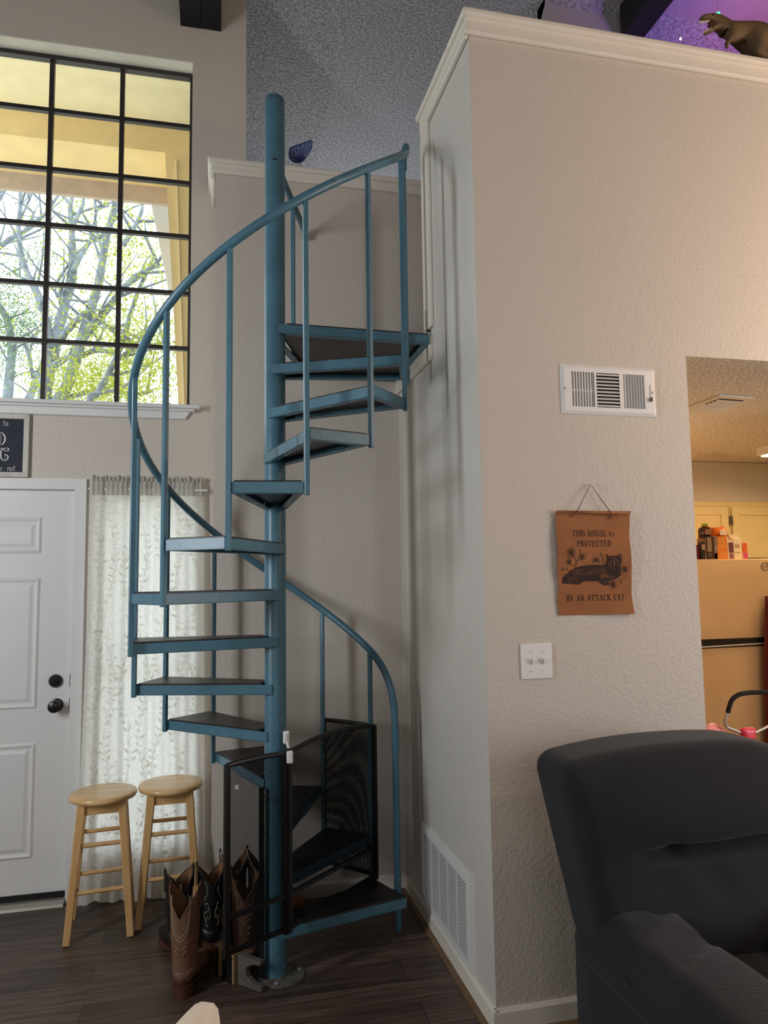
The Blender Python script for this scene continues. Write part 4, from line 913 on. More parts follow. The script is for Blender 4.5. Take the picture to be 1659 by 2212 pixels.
# ---------------------------------------------------------------- stools
def make_stool(label):
    s = thing('wooden_stool', (0, 0, 0), label, 'stool', 'pine bar stools in front of the curtain')
    MB().lathe([(0.135, 0.576), (0.146, 0.580), (0.150, 0.590), (0.148, 0.600), (0.140, 0.605), (0.08, 0.603), (0.001, 0.601)], (0, 0, 0), n=56).build('seat', M['seatpine'], s, smooth=True, angle=50)
    ft = 0.132; tp = 0.086; P = lambda sx, sy, z: Vector((sx * (ft + (tp - ft) * z / 0.576), sy * (ft + (tp - ft) * z / 0.576), z))
    for sx in (-1, 1):
        for sy in (-1, 1): MB().bar(P(sx, sy, 0.0), P(sx, sy, 0.576), 0.030, 0.030, (0, 1, 0), w2=0.036, h2=0.036).build('leg', M['pine'], s, bevel=0.004)
    for sy in (-1, 1):
        MB().bar(P(-1, sy, 0.550), P(1, sy, 0.550), 0.016, 0.042).build('apron', M['pine'], s)
        for z in (0.40, 0.205): MB().tube([P(-1, sy, z), P(1, sy, z)], 0.0095, 10).build('rung', M['pine'], s, smooth=True, angle=60)
    for sx in (-1, 1):
        MB().bar(P(sx, -1, 0.550), P(sx, 1, 0.550), 0.016, 0.042).build('apron', M['pine'], s)
        for z in (0.33, 0.14): MB().tube([P(sx, -1, z), P(sx, 1, z)], 0.0095, 10).build('rung', M['pine'], s, smooth=True, angle=60)
    return s
s1 = make_stool('pine bar stool on the left, nearer the door, in front of the curtain')
s1.location = (-0.503, 3.682, 0); s1.rotation_euler = (0, 0, radians(5))
copy_thing(s1, (-0.205, 3.748, 0), radians(2), 'pine bar stool on the right, with black boots standing by its legs')

# ---------------------------------------------------------------- cowboy boots
def ring(cy, cz, phi, a, b, n=36, zf=None, sc=1.0, cxo=0.0):
    out = []; c, s = cos(radians(phi)), sin(radians(phi))
    for k in range(n):
        t = 2 * pi * k / n; p = Vector((cxo + a * sc * cos(t), cy + b * sc * sin(t) * c, cz + b * sc * sin(t) * s))
        if zf: p.z += zf(t)
        out.append(p)
    return out
def vdip(d):
    def f(t):
        q = math.asin(min(1, abs(sin(t)))) / (pi / 2); return -d * (0.25 * q * q + 0.75 * q)
    return f
def make_boot(label, leather, footm, stitch, H=0.40, dip=0.10, group='cowboy boots by the staircase', piping=False):
    b = thing('cowboy_boot', (0, 0, 0), label, 'boot', group)
    sh = [(0, H, 0, .058, .066, dip), (0, H - .05, 0, .057, .066, dip * .62), (0, H - .11, 0, .055, .064, dip * .25), (0, H - .17, 0, .054, .062, 0), (0, .17, 0, .050, .056, 0), (0.002, .145, 8, .047, .054, 0)]
    rings = [ring(cy, cz, ph, a, bb, zf=vdip(d) if d else None) for cy, cz, ph, a, bb, d in sh]
    foot = [(0.004, .118, 22, .047, .060), (0.008, .096, 42, .046, .074), (0.035, .082, 62, .039, .058), (0.075, .066, 80, .041, .046), (0.115, .052, 90, .045, .040), (0.155, .043, 90, .047, .033), (0.19, .036, 90, .042, .027), (0.22, .032, 90, .031, .022), (0.238, .030, 90, .017, .016), (0.245, .030, 90, .006, .006)]
    fr_ = [ring(*f) for f in foot]
    MB().loft(rings + fr_[:1], cap=False).build('shaft', leather, b, smooth=True)
    MB().loft(fr_).build('foot', footm, b, smooth=True)
    MB().loft([ring(cy, cz - .002, ph, a, bb, zf=vdip(d) if d else None, sc=0.94) for cy, cz, ph, a, bb, d in sh], cap=False).build('lining', M['lining'], b, smooth=True)
    hl = MB(); hl.loft([[Vector((0.039 * sx_ * cos(t), -0.016 + 0.044 * sin(t), z)) for t in [2 * pi * k / 24 for k in range(24)]] for z, sx_ in ((0, .92), (.012, .95), (.03, 1.0), (.046, 1.02))]); hl.build('heel', M['heel'], b, smooth=True, angle=50)
    so = MB(); out = [(0.030, 0.012), (0.033, 0.06), (0.044, 0.12), (0.048, 0.155), (0.043, 0.19), (0.031, 0.222), (0.012, 0.247), (-0.012, 0.247), (-0.031, 0.222), (-0.043, 0.19), (-0.048, 0.155), (-0.044, 0.12), (-0.033, 0.06), (-0.030, 0.012)]
    zs = lambda y: 0.004 + 0.036 * max(0, 1 - max(0, y - 0.0) / 0.11) ** 1.5
    so.hexa([(x, y, zs(y) - 0.004) for x, y in out], [(x, y, zs(y) + 0.006) for x, y in out]); so.build('sole', M['heel'], b)
    # top edge piping, pull straps, stitching
    MB().tube([p * 1.0 for p in ring(0, H, 0, .058, .066, zf=vdip(dip))], 0.0022, 6, closed=True).build('edge_piping', M['stitch'] if piping else leather, b, smooth=True)
    for sx_ in (-1, 1):
        MB().tube(catmull([(sx_ * .060, 0, H - .09), (sx_ * .0625, 0, H - .02), (sx_ * .060, 0, H + .006), (sx_ * .054, 0, H - .02)], 4), 0.007, 8, flat=0.3).build('pull_strap', leather, b)
    def surf(t, z):
        z = max(z, .1205)
        zz = [(H, .058, .066), (H - .11, .055, .064), (H - .17, .054, .062), (.17, .050, .056), (.12, .045, .057)]
        for (za, a1, b1), (zb, a2, b2) in zip(zz, zz[1:]):
            if z >= zb:
                f = (za - z) / (za - zb); a = a1 + (a2 - a1) * f; bb = b1 + (b2 - b1) * f; break
        return Vector(((a + .001) * cos(t), (bb + .001) * sin(t), z))
    if stitch:
        for back in (-pi / 2, pi / 2):
            for m_ in (-1, 1):
                for pts in stitch:
                    MB().tube(catmull([surf(back + m_ * t, H + z) for t, z in pts], 5), 0.0012, 5).build('stitching', M['stitch'], b)
    return b
SW = [[(.62, -.06), (.42, -.085), (.40, -.11), (.62, -.13), (.66, -.145)], [(.62, -.155), (.40, -.15), (.32, -.165), (.40, -.185), (.66, -.19), (.70, -.21), (.5, -.225)], [(.34, -.165), (.22, -.185), (.22, -.21), (.36, -.215), (.42, -.20)], [(.5, -.21), (.60, -.235), (.5, -.25), (.38, -.245)]]
FL = [[(.75, -.03), (.68, -.10), (.55, -.16), (.30, -.185), (.0, -.195)], [(.66, -.03), (.60, -.10), (.48, -.145), (.28, -.17), (.0, -.18)], [(.25, -.12), (.4, -.14)], [(.22, -.14), (.38, -.155)], [(.2, -.225), (.45, -.21)], [(.2, -.245), (.45, -.23)]]
b1 = make_boot('tan cowboy boot standing nearest the camera, heel toward it, left of the wooden block', M['tanboot'], M['tanfoot'], FL, H=.405, dip=.115, group=None)
b1.location = (-0.106, 3.040, 0); b1.rotation_euler = (0, 0, radians(-17))
b2 = copy_thing(b1, (0.128, 3.135, 0), radians(-6), 'tan cowboy boot behind the gate mesh, heel showing beside the blue pole')
b3 = make_boot('black cowboy boot with pale scroll stitching, behind the front tan boot at left', M['blackboot'], M['blackboot'], SW, H=.365, dip=.085, group=None)
b3.location = (-0.142, 3.315, 0); b3.rotation_euler = (0, 0, radians(16))
copy_thing(b3, (-0.012, 3.345, 0), radians(9), 'black cowboy boot with pale scrolls, right one of its pair, nearest the gate')
b5 = make_boot('dark brown cowboy boot with white-piped top, left one of its pair by the wall', M['darkboot'], M['darkboot'], None, H=.375, dip=.11, group=None, piping=True)
b5.location = (0.088, 3.440, 0); b5.rotation_euler = (0, 0, radians(4))
copy_thing(b5, (0.205, 3.435, 0), radians(-6), 'dark brown cowboy boot with white-piped top, right one of its pair, beside the pole')

# ---------------------------------------------------------------- boot jack and wooden block
bk = thing('wooden_block', (0.05, 3.12, 0), 'pale wooden block with black rubber strips under the left end of the gate', 'wooden block')
ua = (Vector((0.083, 3.04, 0)) - Vector((0.006, 3.155, 0))); ua.normalize(); un = Vector((-ua.y, ua.x, 0))
if un.y > 0: un = -un
q0 = Vector((0.004, 3.150, 0)); q1 = q0 + ua * 0.135; th = -un * 0.035
MB().hexa([q0, q1, q1 + th, q0 + th], [v + Vector((0, 0, .112)) for v in (q0, q1, q1 + th, q0 + th)]).build('block', M['blockwood'], bk, bevel=0.002)
for t in (0.012, 0.062):
    a = q0 + ua * t + un * .001; w = 0.018 if t < .02 else 0.06
    b_ = a + ua * w; MB().hexa([a, b_, b_ + un * .004, a + un * .004], [v + Vector((0, 0, .104)) for v in (a, b_, b_ + un * .004, a + un * .004)]).build('rubber_strip', M['black'], bk)
bj = thing('boot_jack', (0.14, 3.0, 0), 'grey wooden boot jack with a U-shaped notch standing on edge by the pole base', 'boot jack')
ud = (Vector((0.172, 2.972, 0)) - Vector((0.094, 3.045, 0))).normalized()
o0 = Vector((0.094, 3.040, 0)); prof = [(0, 0), (.118, 0), (.118, .016), (.075, .022), (.046, .038), (.037, .056), (.046, .076), (.075, .090), (.112, .094), (.112, .110), (0, .112)]
un2 = Vector((ud.y, -ud.x, 0)); un2 = un2 if un2.y > 0 else -un2
MB().prism(prof, o0, ud, (0, 0, 1), un2 * .024).build('notched_board', M['greywood'], bj, bevel=0.002)

# ---------------------------------------------------------------- recliner
rc = thing('recliner', (1.50, 1.85, 0), 'charcoal velour recliner armchair in the lower right corner against the wall', 'armchair')
def backfn(p, a):
    x, y, z = p; X, Y, Z = a
    z += 0.042 * (1 - min(1, abs(X)) ** 2.2) * max(0, Z) ** 2 - 0.10 * max(0, X - 0.45) ** 1.5 * max(0, Z)
    x += 0.050 * (-Z) * (0.5 - X * 0.5) + 0.04 * max(0, -Z - .45) ** 2 * (0.5 - X * .5)
    if Y < 0:
        seam = 0.16
        g = math.exp(-((Z - seam - 0.05 * max(0, X)) / 0.055) ** 2) * (1 if X > -0.35 else max(0, 1 - (-.35 - X) * 3.2))
        y += 0.065 * g
        y -= 0.045 * (1 - X * X) * (math.exp(-((Z - .5) / .32) ** 2) + 0.8 * math.exp(-((Z + .5) / .35) ** 2))
        pin = math.exp(-(((X + 0.30) / .07) ** 2 + ((Z - seam) / .07) ** 2)); y += 0.03 * pin
        y -= 0.006 * sin(X * 14 + Z * 5) * math.exp(-((Z - seam + .25) / .2) ** 2) * math.exp(-((X + .1) / .35) ** 2)
    y += 0.18 * (z + 0.20) / 0.55 * 0.5
    return (x, y, z)
MB().cushion((1.500, 2.10, 0.682), (0.865, 0.26, 0.62), 0.062, 46, backfn).build('backrest', M['velvet'], rc, smooth=True)
def armfn(side):
    def f(p, a):
        x, y, z = p; X, Y, Z = a
        z -= 0.030 * max(0, -Y) ** 2 * (Z > 0); z += 0.014 * sin((Y + .2) * 9) * (Z > 0) * max(0, Y) + (Z > 0) * 0.012 * (1 - X * X)
        x *= 1 + 0.10 * (Z > 0) * (-Y)
        for yy in (0.55, 0.25): z -= 0.016 * math.exp(-((Y - yy - 0.15 * X) / .045) ** 2) * (Z > 0)
        return (x, y, z)
    return f
MB().cushion((1.222, 1.625, 0.478), (0.270, 1.12, 0.20), 0.060, 30, armfn(-1)).build('armrest', M['velvet'], rc, smooth=True)
MB().cushion((1.760, 1.625, 0.478), (0.270, 1.12, 0.20), 0.060, 30, armfn(1)).build('armrest', M['velvet'], rc, smooth=True)
MB().cushion((1.172, 1.64, 0.26), (0.15, 1.12, 0.46), 0.03, 10).build('side_panel', M['velvet'], rc, smooth=True)
MB().cushion((1.810, 1.64, 0.26), (0.15, 1.12, 0.46), 0.03, 10).build('side_panel', M['velvet'], rc, smooth=True)
MB().cushion((1.48, 1.55, 0.335), (0.46, 0.98, 0.20), 0.06, 20, lambda p, a: (p[0], p[1], p[2] + .02 * (1 - a[0] ** 2) * (a[2] > 0))).build('seat_cushion', M['velvet'], rc, smooth=True)
MB().cushion((1.485, 1.02, 0.22), (0.46, 0.10, 0.34), 0.04, 12).build('footrest', M['velvet'], rc, smooth=True)
MB().box(1.22, 1.75, 1.15, 2.10, 0.0, 0.24).build('base', M['black'], rc)

# ---------------------------------------------------------------- white chair at the bottom edge
wc = thing('white_chair', (-0.10, 1.06, 0), 'white-painted wooden chair whose rounded back peeks in at the bottom edge', 'chair')
e = Vector((-0.45, -0.893, 0)); T0 = Vector((-0.006, 1.232, 0)); nrm = Vector((0.893, -0.45, 0))
bp_ = [(0.0, .40), (0.0, .845), (.006, .872), (.022, .891), (.045, .899), (.075, .902), (.20, .905), (.33, .902), (.36, .893), (.378, .875), (.385, .845), (.385, .40)]
inner = [(.045, .52), (.045, .83), (.055, .85), (.08, .858), (.305, .858), (.33, .85), (.34, .83), (.34, .52)]
wm = MB(); nO = len(bp_)
def cpt3(x, z, d): return T0 + e * x + Vector((0, 0, z + 0.034 * min(1, z / .45))) + nrm * d
# back built as a bent flat ring: outer contour and inner contour stitched
def resample(c, n):
    P = [Vector((x, y, 0)) for x, y in c]; L = [0]
    for a, b in zip(P, P[1:]): L.append(L[-1] + (b - a).length)
    out = []
    for i in range(n):
        s = L[-1] * i / (n - 1); k = max(j for j in range(len(L)) if L[j] <= s + 1e-9); k = min(k, len(P) - 2)
        out.append(P[k].lerp(P[k + 1], (s - L[k]) / max(1e-9, L[k + 1] - L[k])))
    return out
O = resample(bp_, 60); I = resample([(.045, .40)] + inner[1:-1] + [(.34, .40)], 60)
for d in (0, .020): wm.add([cpt3(p.x, p.y, d) for p in O] + [cpt3(p.x, p.y, d) for p in I], [(i, i + 1, 60 + i + 1, 60 + i) for i in range(59)])
for C in (O, I): wm.add([cpt3(p.x, p.y, 0) for p in C] + [cpt3(p.x, p.y, .020) for p in C], [(i, i + 1, 60 + i + 1, 60 + i) for i in range(59)])
wm.build('backrest', M['cream'], wc)
for x in (.12, .19, .26): MB().bar(cpt3(x, .43, .01), cpt3(x, .862, .01), 0.02, 0.014, nrm).build('slat', M['cream'], wc)
sq = [cpt3(-.01, .43, -.01), cpt3(.395, .43, -.01), cpt3(.40, .43, .40), cpt3(-.015, .43, .40)]
MB().hexa(sq, [v + Vector((0, 0, .025)) for v in sq]).build('seat', M['cream'], wc, bevel=0.004)
for x, d in ((.02, .01), (.365, .01), (.02, .36), (.365, .36)): MB().bar(cpt3(x, 0, d), cpt3(x, .43, d), .03, .03, nrm, w2=.036, h2=.036).build('leg', M['cream'], wc)

# ---------------------------------------------------------------- toy dinosaur on the ledge
LT = 3.764
tx = thing('toy_dinosaur', (2.36, 2.56, LT), 'brown toy dinosaur with open toothy mouth striding on the loft ledge', 'toy')
def tp(x, y, dy=0.0): return wpt(x, y, 2.56 + dy)
def skin(name, chains, m, parent, sub=2):
    me = bpy.data.meshes.new(name); bm = bmesh.new(); lay = bm.verts.layers.skin.verify(); V = {}
    org = ORG[parent.name]
    def gv(k, p, r):
        if k not in V:
            v = bm.verts.new(Vector(p) - org); v[lay].radius = r if hasattr(r, '__len__') else (r, r); V[k] = v
        return V[k]
    first = True
    for chain in chains:
        prev = None
        for k, p, r in chain:
            v = gv(k, p, r)
            if first: v[lay].use_root = True; first = False
            if prev is not None and bm.edges.get((prev, v)) is None: bm.edges.new((prev, v))
            prev = v
    bm.to_mesh(me); bm.free(); me.materials.append(m)
    o = bpy.data.objects.new(name, me); COL.objects.link(o); o.parent = parent; ORG[o.name] = org
    s = o.modifiers.new('skin', 'SKIN'); s.use_smooth_shade = True
    o.modifiers.new('sub', 'SUBSURF').levels = sub; o.modifiers['sub'].render_levels = sub
    return o
hip = tp(1634, 82); mid = tp(1606, 74); chest = tp(1584, 68); nk = tp(1571, 59); nk2 = tp(1558, 47); sk = tp(1547, 40); sn = tp(1532, 38); sn2 = tp(1520, 37); tip = tp(1512, 42)
jh = tp(1545, 58); j2 = tp(1534, 68); j3 = tp(1521, 74)
ch_ = [[('hip', hip, (.062, .055)), ('mid', mid, (.052, .055)), ('chest', chest, (.040, .042)), ('nk', nk, (.030, .034)), ('nk2', nk2, (.027, .030)), ('sk', sk, (.024, .026)), ('sn', sn, (.022, .013)), ('sn2', sn2, (.018, .011)), ('tip', tip, (.012, .009))],
       [('nk2', nk2, 0), ('jh', jh, (.019, .012)), ('j2', j2, (.014, .008)), ('j3', j3, (.010, .006))],
       [('hip', hip, 0), ('t1', hip + Vector((.12, 0, .005)), .040), ('t2', hip + Vector((.25, .02, .01)), .026), ('t3', hip + Vector((.40, .05, .03)), .013), ('t4', hip + Vector((.52, .07, .06)), .005)]]
for s_, nm in ((-1, 'L'), (1, 'R')):
    kx = Vector((-.03 if s_ < 0 else .03, s_ * .055, 0))
    ch_.append([('hip', hip, 0), ('k' + nm, Vector((hip.x - .02, 2.56 + s_ * .05, LT + .085)) + Vector((kx.x, 0, 0)), .036), ('a' + nm, Vector((hip.x + .02 + kx.x, 2.56 + s_ * .055, LT + .040)), .015), ('f' + nm, Vector((hip.x + kx.x, 2.56 + s_ * .055, LT + .014)), .013), ('e' + nm, Vector((hip.x - .045 + kx.x, 2.56 + s_ * .058, LT + .010)), .009)])
    ch_.append([('chest', chest, 0), ('s' + nm, tp(1577, 85, s_ * .035), .012), ('h' + nm, tp(1569, 95, s_ * .04), .009), ('w' + nm, tp(1571, 105, s_ * .04), .006)])
skin('body', ch_, M['trex'], tx)
def teeth(pts, down, nm):
    mb = MB()
    for p in pts:
        mb.lathe([(.0032, 0), (.0022, .005), (.0003, .011)], p, (0, 0, -1 if down else 1), 6)
    mb.build(nm, M['tooth'], tx)
teeth([tp(1512 + 3.2 * k, 46 - .35 * k, dy) for k in range(7) for dy in (-.012, .010)], True, 'upper_teeth')
teeth([tp(1520 + 3.4 * k, 71 - 1.6 * k, dy) for k in range(6) for dy in (-.010, .008)], False, 'lower_teeth')
MB().cushion(tp(1537, 53), (.035, .022, .034), .014, 8).build('mouth', M['mouth'], tx, smooth=True)
MB().cushion(tp(1540, 32, -.018), (.010, .008, .010), .004, 6).build('eye', M['black'], tx, smooth=True)
sb = thing('string_light', wpt(1551, 31, 3.02), 'green glowing bulb of a light string just above the toy dinosaur head', 'light bulb', None)
c = wpt(1551, 31, 3.02); MB().cushion(c, (.022, .022, .026), .011, 6).build('bulb', emis('green_bulb', (90, 240, 170), 1.6), sb, smooth=True); MB().tube([c + Vector((0, 0, .012)), Vector((c.x + .02, c.y, ZC))], .0006, 4).build('wire', M['black'], sb)
sb = thing('string_light', wpt(1470, 84, 2.9), 'tiny white glowing bulb low behind the ledge between black beam and dinosaur', 'light bulb', None)
c = wpt(1470, 84, 2.9); MB().cushion(c, (.010, .010, .012), .005, 6).build('bulb', emis('white_bulb', (255, 245, 225), 6), sb, smooth=True); MB().tube([c + Vector((0, 0, .006)), Vector((c.x + .01, c.y, ZC))], .0005, 4).build('wire', M['white'], sb)

# ---------------------------------------------------------------- blue fan ornament on the half wall
fn_ = thing('fan_ornament', (0.43, 3.76, 3.764), 'dark blue ribbed fan-shaped ornament on a wire foot on top of the alcove half wall', 'ornament')
def fp(x, y, d=0.0):
    p = wpt(600 + x / 18.43, 300 + y / 18.43, 3.77); r = sqrt((x - 880) ** 2 + (y - 800) ** 2) / 600
    return Vector((p.x, 3.785 - 0.05 * r - d, p.z))
rim = [(430, 640), (450, 520), (560, 440), (700, 380), (860, 330), (1000, 290), (1150, 255), (1290, 235), (1330, 270), (1322, 400), (1300, 520), (1260, 600), (1200, 660), (1100, 770), (1000, 880), (870, 930), (750, 970), (630, 960), (520, 930), (460, 870), (440, 780)]
hub = (880, 810); mb = MB(); n = len(rim)
for d in (0, -.004): mb.add([fp(*hub, d)] + [fp(*p, d) for p in rim], [(0, 1 + i, 1 + (i + 1) % n) for i in range(n)])
mb.build('web', M['navymesh'], fn_)
mb = MB(); mb.tube([fp(*p, .001) for p in rim], .0028, 6, closed=True); mb.build('rim', M['navy'], fn_, smooth=True)
for p in ((440, 705), (450, 830), (560, 575), (700, 450), (880, 340), (1065, 300), (1240, 270), (1310, 430)): MB().tube([fp(*hub, .002), fp(*p, .002)], .0018, 6).build('rib', M['navy'], fn_)
hb = [(560, 925), (760, 860), (790, 790), (850, 740), (930, 725), (1000, 745), (1080, 740), (1200, 665), (1000, 880), (870, 930), (750, 970), (640, 955)]
mb = MB(); mb.hexa([fp(*p, .003) for p in hb], [fp(*p, -.006) for p in hb]); mb.build('hub', M['navy'], fn_)
MB().tube(catmull([fp(800, 960, .002), Vector((fp(850, 1040).x, 3.775, 3.766)), fp(925, 930, .002)], 5), .0015, 6).build('wire_foot', M['black'], fn_)

# ---------------------------------------------------------------- kitchen beyond the opening
FY = 4.1; FZ = 1.665
fg = thing('refrigerator', (3.4, 4.45, 0), 'almond refrigerator with black door handle strip in the kitchen beyond the opening', 'refrigerator')
MB().box(2.92, 3.82, FY + .05, 4.80, 0.02, FZ).build('cabinet', M['fridge'], fg, bevel=0.006)
MB().cushion((3.37, FY + .025, 1.405), (0.90, 0.055, 0.512), .012, 10).build('freezer_door', M['fridge'], fg, smooth=True, angle=40)
MB().cushion((3.37, FY + .025, 0.575), (0.90, 0.055, 1.04), .012, 10).build('fridge_door', M['fridge'], fg, smooth=True, angle=40)
hd_ = MB(); hd_.hexa([(2.92, FY - .012, 1.106), (3.60, FY - .012, 1.120), (3.60, FY + .02, 1.120), (2.92, FY + .02, 1.106)], [(2.92, FY - .012, 1.142), (3.60, FY - .012, 1.156), (3.60, FY + .02, 1.156), (2.92, FY + .02, 1.142)]); hd_.build('handle_strip', M['black'], fg)
MB().hexa([(2.92, FY - .014, 1.100), (3.60, FY - .014, 1.114), (3.60, FY, 1.114), (2.92, FY, 1.100)], [(2.92, FY - .014, 1.107), (3.60, FY - .014, 1.121), (3.60, FY, 1.121), (2.92, FY, 1.107)]).build('handle_trim', M['whiteplastic'], fg)
em = MB(); em.tube([wpt(1654 + 9 * cos(a), 1223 + 9 * sin(a) * .9, FY - .004) for a in [2 * pi * k / 24 for k in range(24)]], .0022, 5, closed=True)
for (x, y) in ((1650, 1223), (1656, 1226), (1657, 1221), (1661, 1226)): em.lathe([(.005, 0), (.004, .003)], wpt(x, y, FY - .003), (0, -1, 0), 8)
em.build('emblem', M['plate'], fg)
mr = tag(MB().grid(lambda u, v: Vector((3.40 + .035 * sin(v * 3.0) + .10 * max(0, v - .55) ** 1.2 * 2 + u * .40, FY - .045 - .015 * sin(u * 18) , 0.30 + 1.12 * v)), 40, 20).build('red_reflection', M['maroon'], smooth=True), 'dark red sheet standing for a reflection on the right part of the refrigerator front', 'cloth')  # sheet modelling a soft red reflection on the doors
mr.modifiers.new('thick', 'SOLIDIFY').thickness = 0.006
def kx(cx_): return wpt(1490 + cx_ / 9.817, 1206, FY + .1).x
def kz(cy_): return wpt(1560, 1060 + cy_ / 9.817, FY + .1).z - wpt(1560, 1060 + 1445 / 9.817, FY + .1).z + FZ
def grocery(name, x0, x1, top, col, label, cat, dep=.06, y0=.09, panels=(), roof=None):
    o = MB().box(kx(x0), kx(x1), FY + y0, FY + y0 + dep, FZ, kz(top)).build(name, mat(name + '_' + str(x0), col, 0.45), bevel=0.002)
    tag(o, label, cat)
    for (a, b, c, d, pc) in panels:
        MB().box(kx(a), kx(b), FY + y0 - .0015, FY + y0, kz(d), kz(c)).build('printed_panel', mat('panel_%d_%d' % (a, c), pc, 0.5), o)
    return o
grocery('carton', 138, 208, 1140, (92, 24, 26), 'dark red carton at the left end of the refrigerator top', 'carton')
jar = thing('jar', (kx(170), FY + .19, FZ), 'orange and red capped jar behind the dark red carton', 'jar')
jx = kx(175); MB().lathe([(.028, FZ), (.028, kz(1030)), (.024, kz(990))], (jx, FY + .21, 0), n=24).build('body', mat('jar_orange', (212, 120, 50), .3), jar, smooth=True, angle=40)
MB().lathe([(.026, kz(990)), (.026, kz(940)), (.02, kz(930))], (jx, FY + .21, 0), n=24).build('lid', mat('jar_red', (150, 30, 28), .4), jar, smooth=True, angle=40)
bt = grocery('spice_bottle', 200, 272, 1078, (28, 24, 26), 'small black bottle with pale label next to the dark red carton', 'bottle', .03, .07, ((208, 268, 1130, 1245, (170, 140, 110)),))
grocery('carton', 278, 345, 1000, (120, 84, 56), 'plain brown carton between black bottle and dark box', 'carton')
grocery('carton', 350, 474, 955, (42, 26, 24), 'dark brown box with grey-brown text panel on the refrigerator', 'carton', panels=((362, 455, 985, 1285, (150, 126, 100)), (370, 450, 1300, 1400, (84, 74, 58))))
pb = grocery('carton', 480, 785, 950, (232, 138, 42), 'orange snack box with white word down its dark edge strip', 'carton', panels=((482, 573, 962, 1440, (58, 30, 22)), (505, 560, 1330, 1435, (236, 150, 110))))
mb = MB(); wf_ = lambda x, y: Vector((kx(565 - 0 * x) - (y) * (kx(563) - kx(507)), FY + .0865, kz(1300) + x * (kz(975) - kz(1300))))
write(mb, 'PROTEIN', wf_, 0, 1, 0, 1); mb.build('lettering', M['letter'], pb)
mb = MB(); ff = lambda x, y: Vector((kx(x), FY + .0885, kz(y)))
for pts in (((610, 1010), (700, 985), (705, 1060), (640, 1080), (610, 1010)), ((620, 1100), (680, 1200), (740, 1150), (700, 1080)), ((640, 1390), (650, 1290)), ((690, 1400), (690, 1300)), ((740, 1390), (730, 1290))): stk(mb, ff, pts, 12)
mb.build('swirl_print', mat('swirl_yellow', (246, 196, 104), .5), pb)
def pouch(name, x0, x1, y0, y1, col, label, yy):
    c = Vector(((kx(x0) + kx(x1)) / 2, FY + yy, (kz(y0) + kz(y1)) / 2))
    def f(p, a): return (p.x * (1 - .10 * a[2]), p.y * (1 - .7 * abs(a[0]) ** 3) * (1.2 - .4 * abs(a[2])), p.z * (1 + .08 * sin(a[0] * 3)))
    o = MB().cushion(c, (kx(x1) - kx(x0), .06, kz(y0) - kz(y1)), .02, 12, f).build(name, mat(name + str(x0), col, .4), smooth=True); return tag(o, label, 'snack bag')
p1_ = pouch('snack_pouch', 275, 505, 775, 948, (52, 30, 28), 'dark brown snack pouch lying on top of the boxes at left', .115)
MB().box(kx(318), kx(445), FY + .078, FY + .0815, kz(925), kz(815)).build('printed_panel', mat('pouch_panel', (150, 108, 74), .5), p1_)
p2_ = pouch('snack_pouch', 490, 862, 760, 948, (236, 120, 30), 'bright orange snack pouch lying on the orange box', .12)
MB().box(kx(635), kx(775), FY + .080, FY + .084, kz(935), kz(840)).build('printed_panel', mat('pouch_white', (240, 226, 205), .5), p2_)
jg = thing('juice_bottle', (kx(650), FY + .24, FZ), 'dark red bottle with lime green cap standing behind the orange pouch', 'bottle')
MB().lathe([(.045, FZ), (.045, kz(800)), (.036, kz(745)), (.018, kz(720)), (.018, kz(700))], (kx(650), FY + .24, 0), n=28).build('body', mat('bottle_dark', (98, 26, 20), .25), jg, smooth=True, angle=40)
MB().lathe([(.021, kz(708)), (.021, kz(662)), (.018, kz(655))], (kx(650), FY + .24, 0), n=24).build('cap', mat('lime_cap', (140, 170, 40), .4), jg, smooth=True, angle=40)
grocery('carton', 790, 930, 1030, (236, 214, 190), 'cream carton with plum panel right of the orange box', 'carton', panels=((820, 915, 1090, 1310, (110, 54, 76)), (825, 915, 1325, 1440, (150, 100, 110))))
ck = grocery('milk_carton', 932, 1095, 1010, (244, 226, 190), 'cream gable-topped carton in the middle of the light cartons', 'carton', panels=((950, 1045, 1140, 1160, (140, 110, 70)), (950, 1045, 1180, 1196, (140, 110, 70)), (950, 1045, 1300, 1312, (170, 130, 90))))
MB().prism([(kx(932), kz(1010)), (kx(1095), kz(1010)), (kx(1088), kz(915)), (kx(880), kz(915)), (kx(878), kz(960))], (0, FY + .11, 0), (1, 0, 0), (0, 0, 1), (0, .02, 0)).build('gable_top', bpy.data.materials['milk_carton_932'], ck)
grocery('carton', 1100, 1212, 1095, (236, 170, 160), 'pink carton with orange panel at the right end of the row', 'carton', panels=((1112, 1205, 1105, 1310, (226, 104, 40)), (1125, 1212, 1320, 1440, (214, 80, 130))))
tr_ = tag(MB().cushion((kx(1480), FY + .25, FZ + .006), (kx(1700) - kx(1290), .22, .012), .005, 8).build('flat_tray', mat('olive_tray', (80, 86, 40), .5), smooth=True), 'thin dark green tray lying at the right of the refrigerator top', 'tray')
hl_ = thing('glass_stand', (kx(120), FY + .30, FZ), 'cream cup-shaped holder on a slender clear stand at the left end of the refrigerator top', 'holder')
hx = kx(135); gl = mat('clear_plastic', (226, 206, 160), .15)
MB().lathe([(.03, FZ), (.03, FZ + .006), (.006, FZ + .012), (.006, kz(850)), (.016, kz(835)), (.006, kz(815)), (.006, kz(520)), (.018, kz(505)), (.006, kz(490)), (.01, kz(460))], (hx, FY + .3, 0), n=20).build('stem', gl, hl_, smooth=True, angle=60)
MB().lathe([(.018, kz(450)), (.024, kz(435)), (.024, kz(400)), (.028, kz(395)), (.034, kz(180)), (.044, kz(170)), (.044, kz(140)), (.02, kz(132))], (hx, FY + .3, 0), n=28).build('cup', M['cab'], hl_, smooth=True, angle=40)
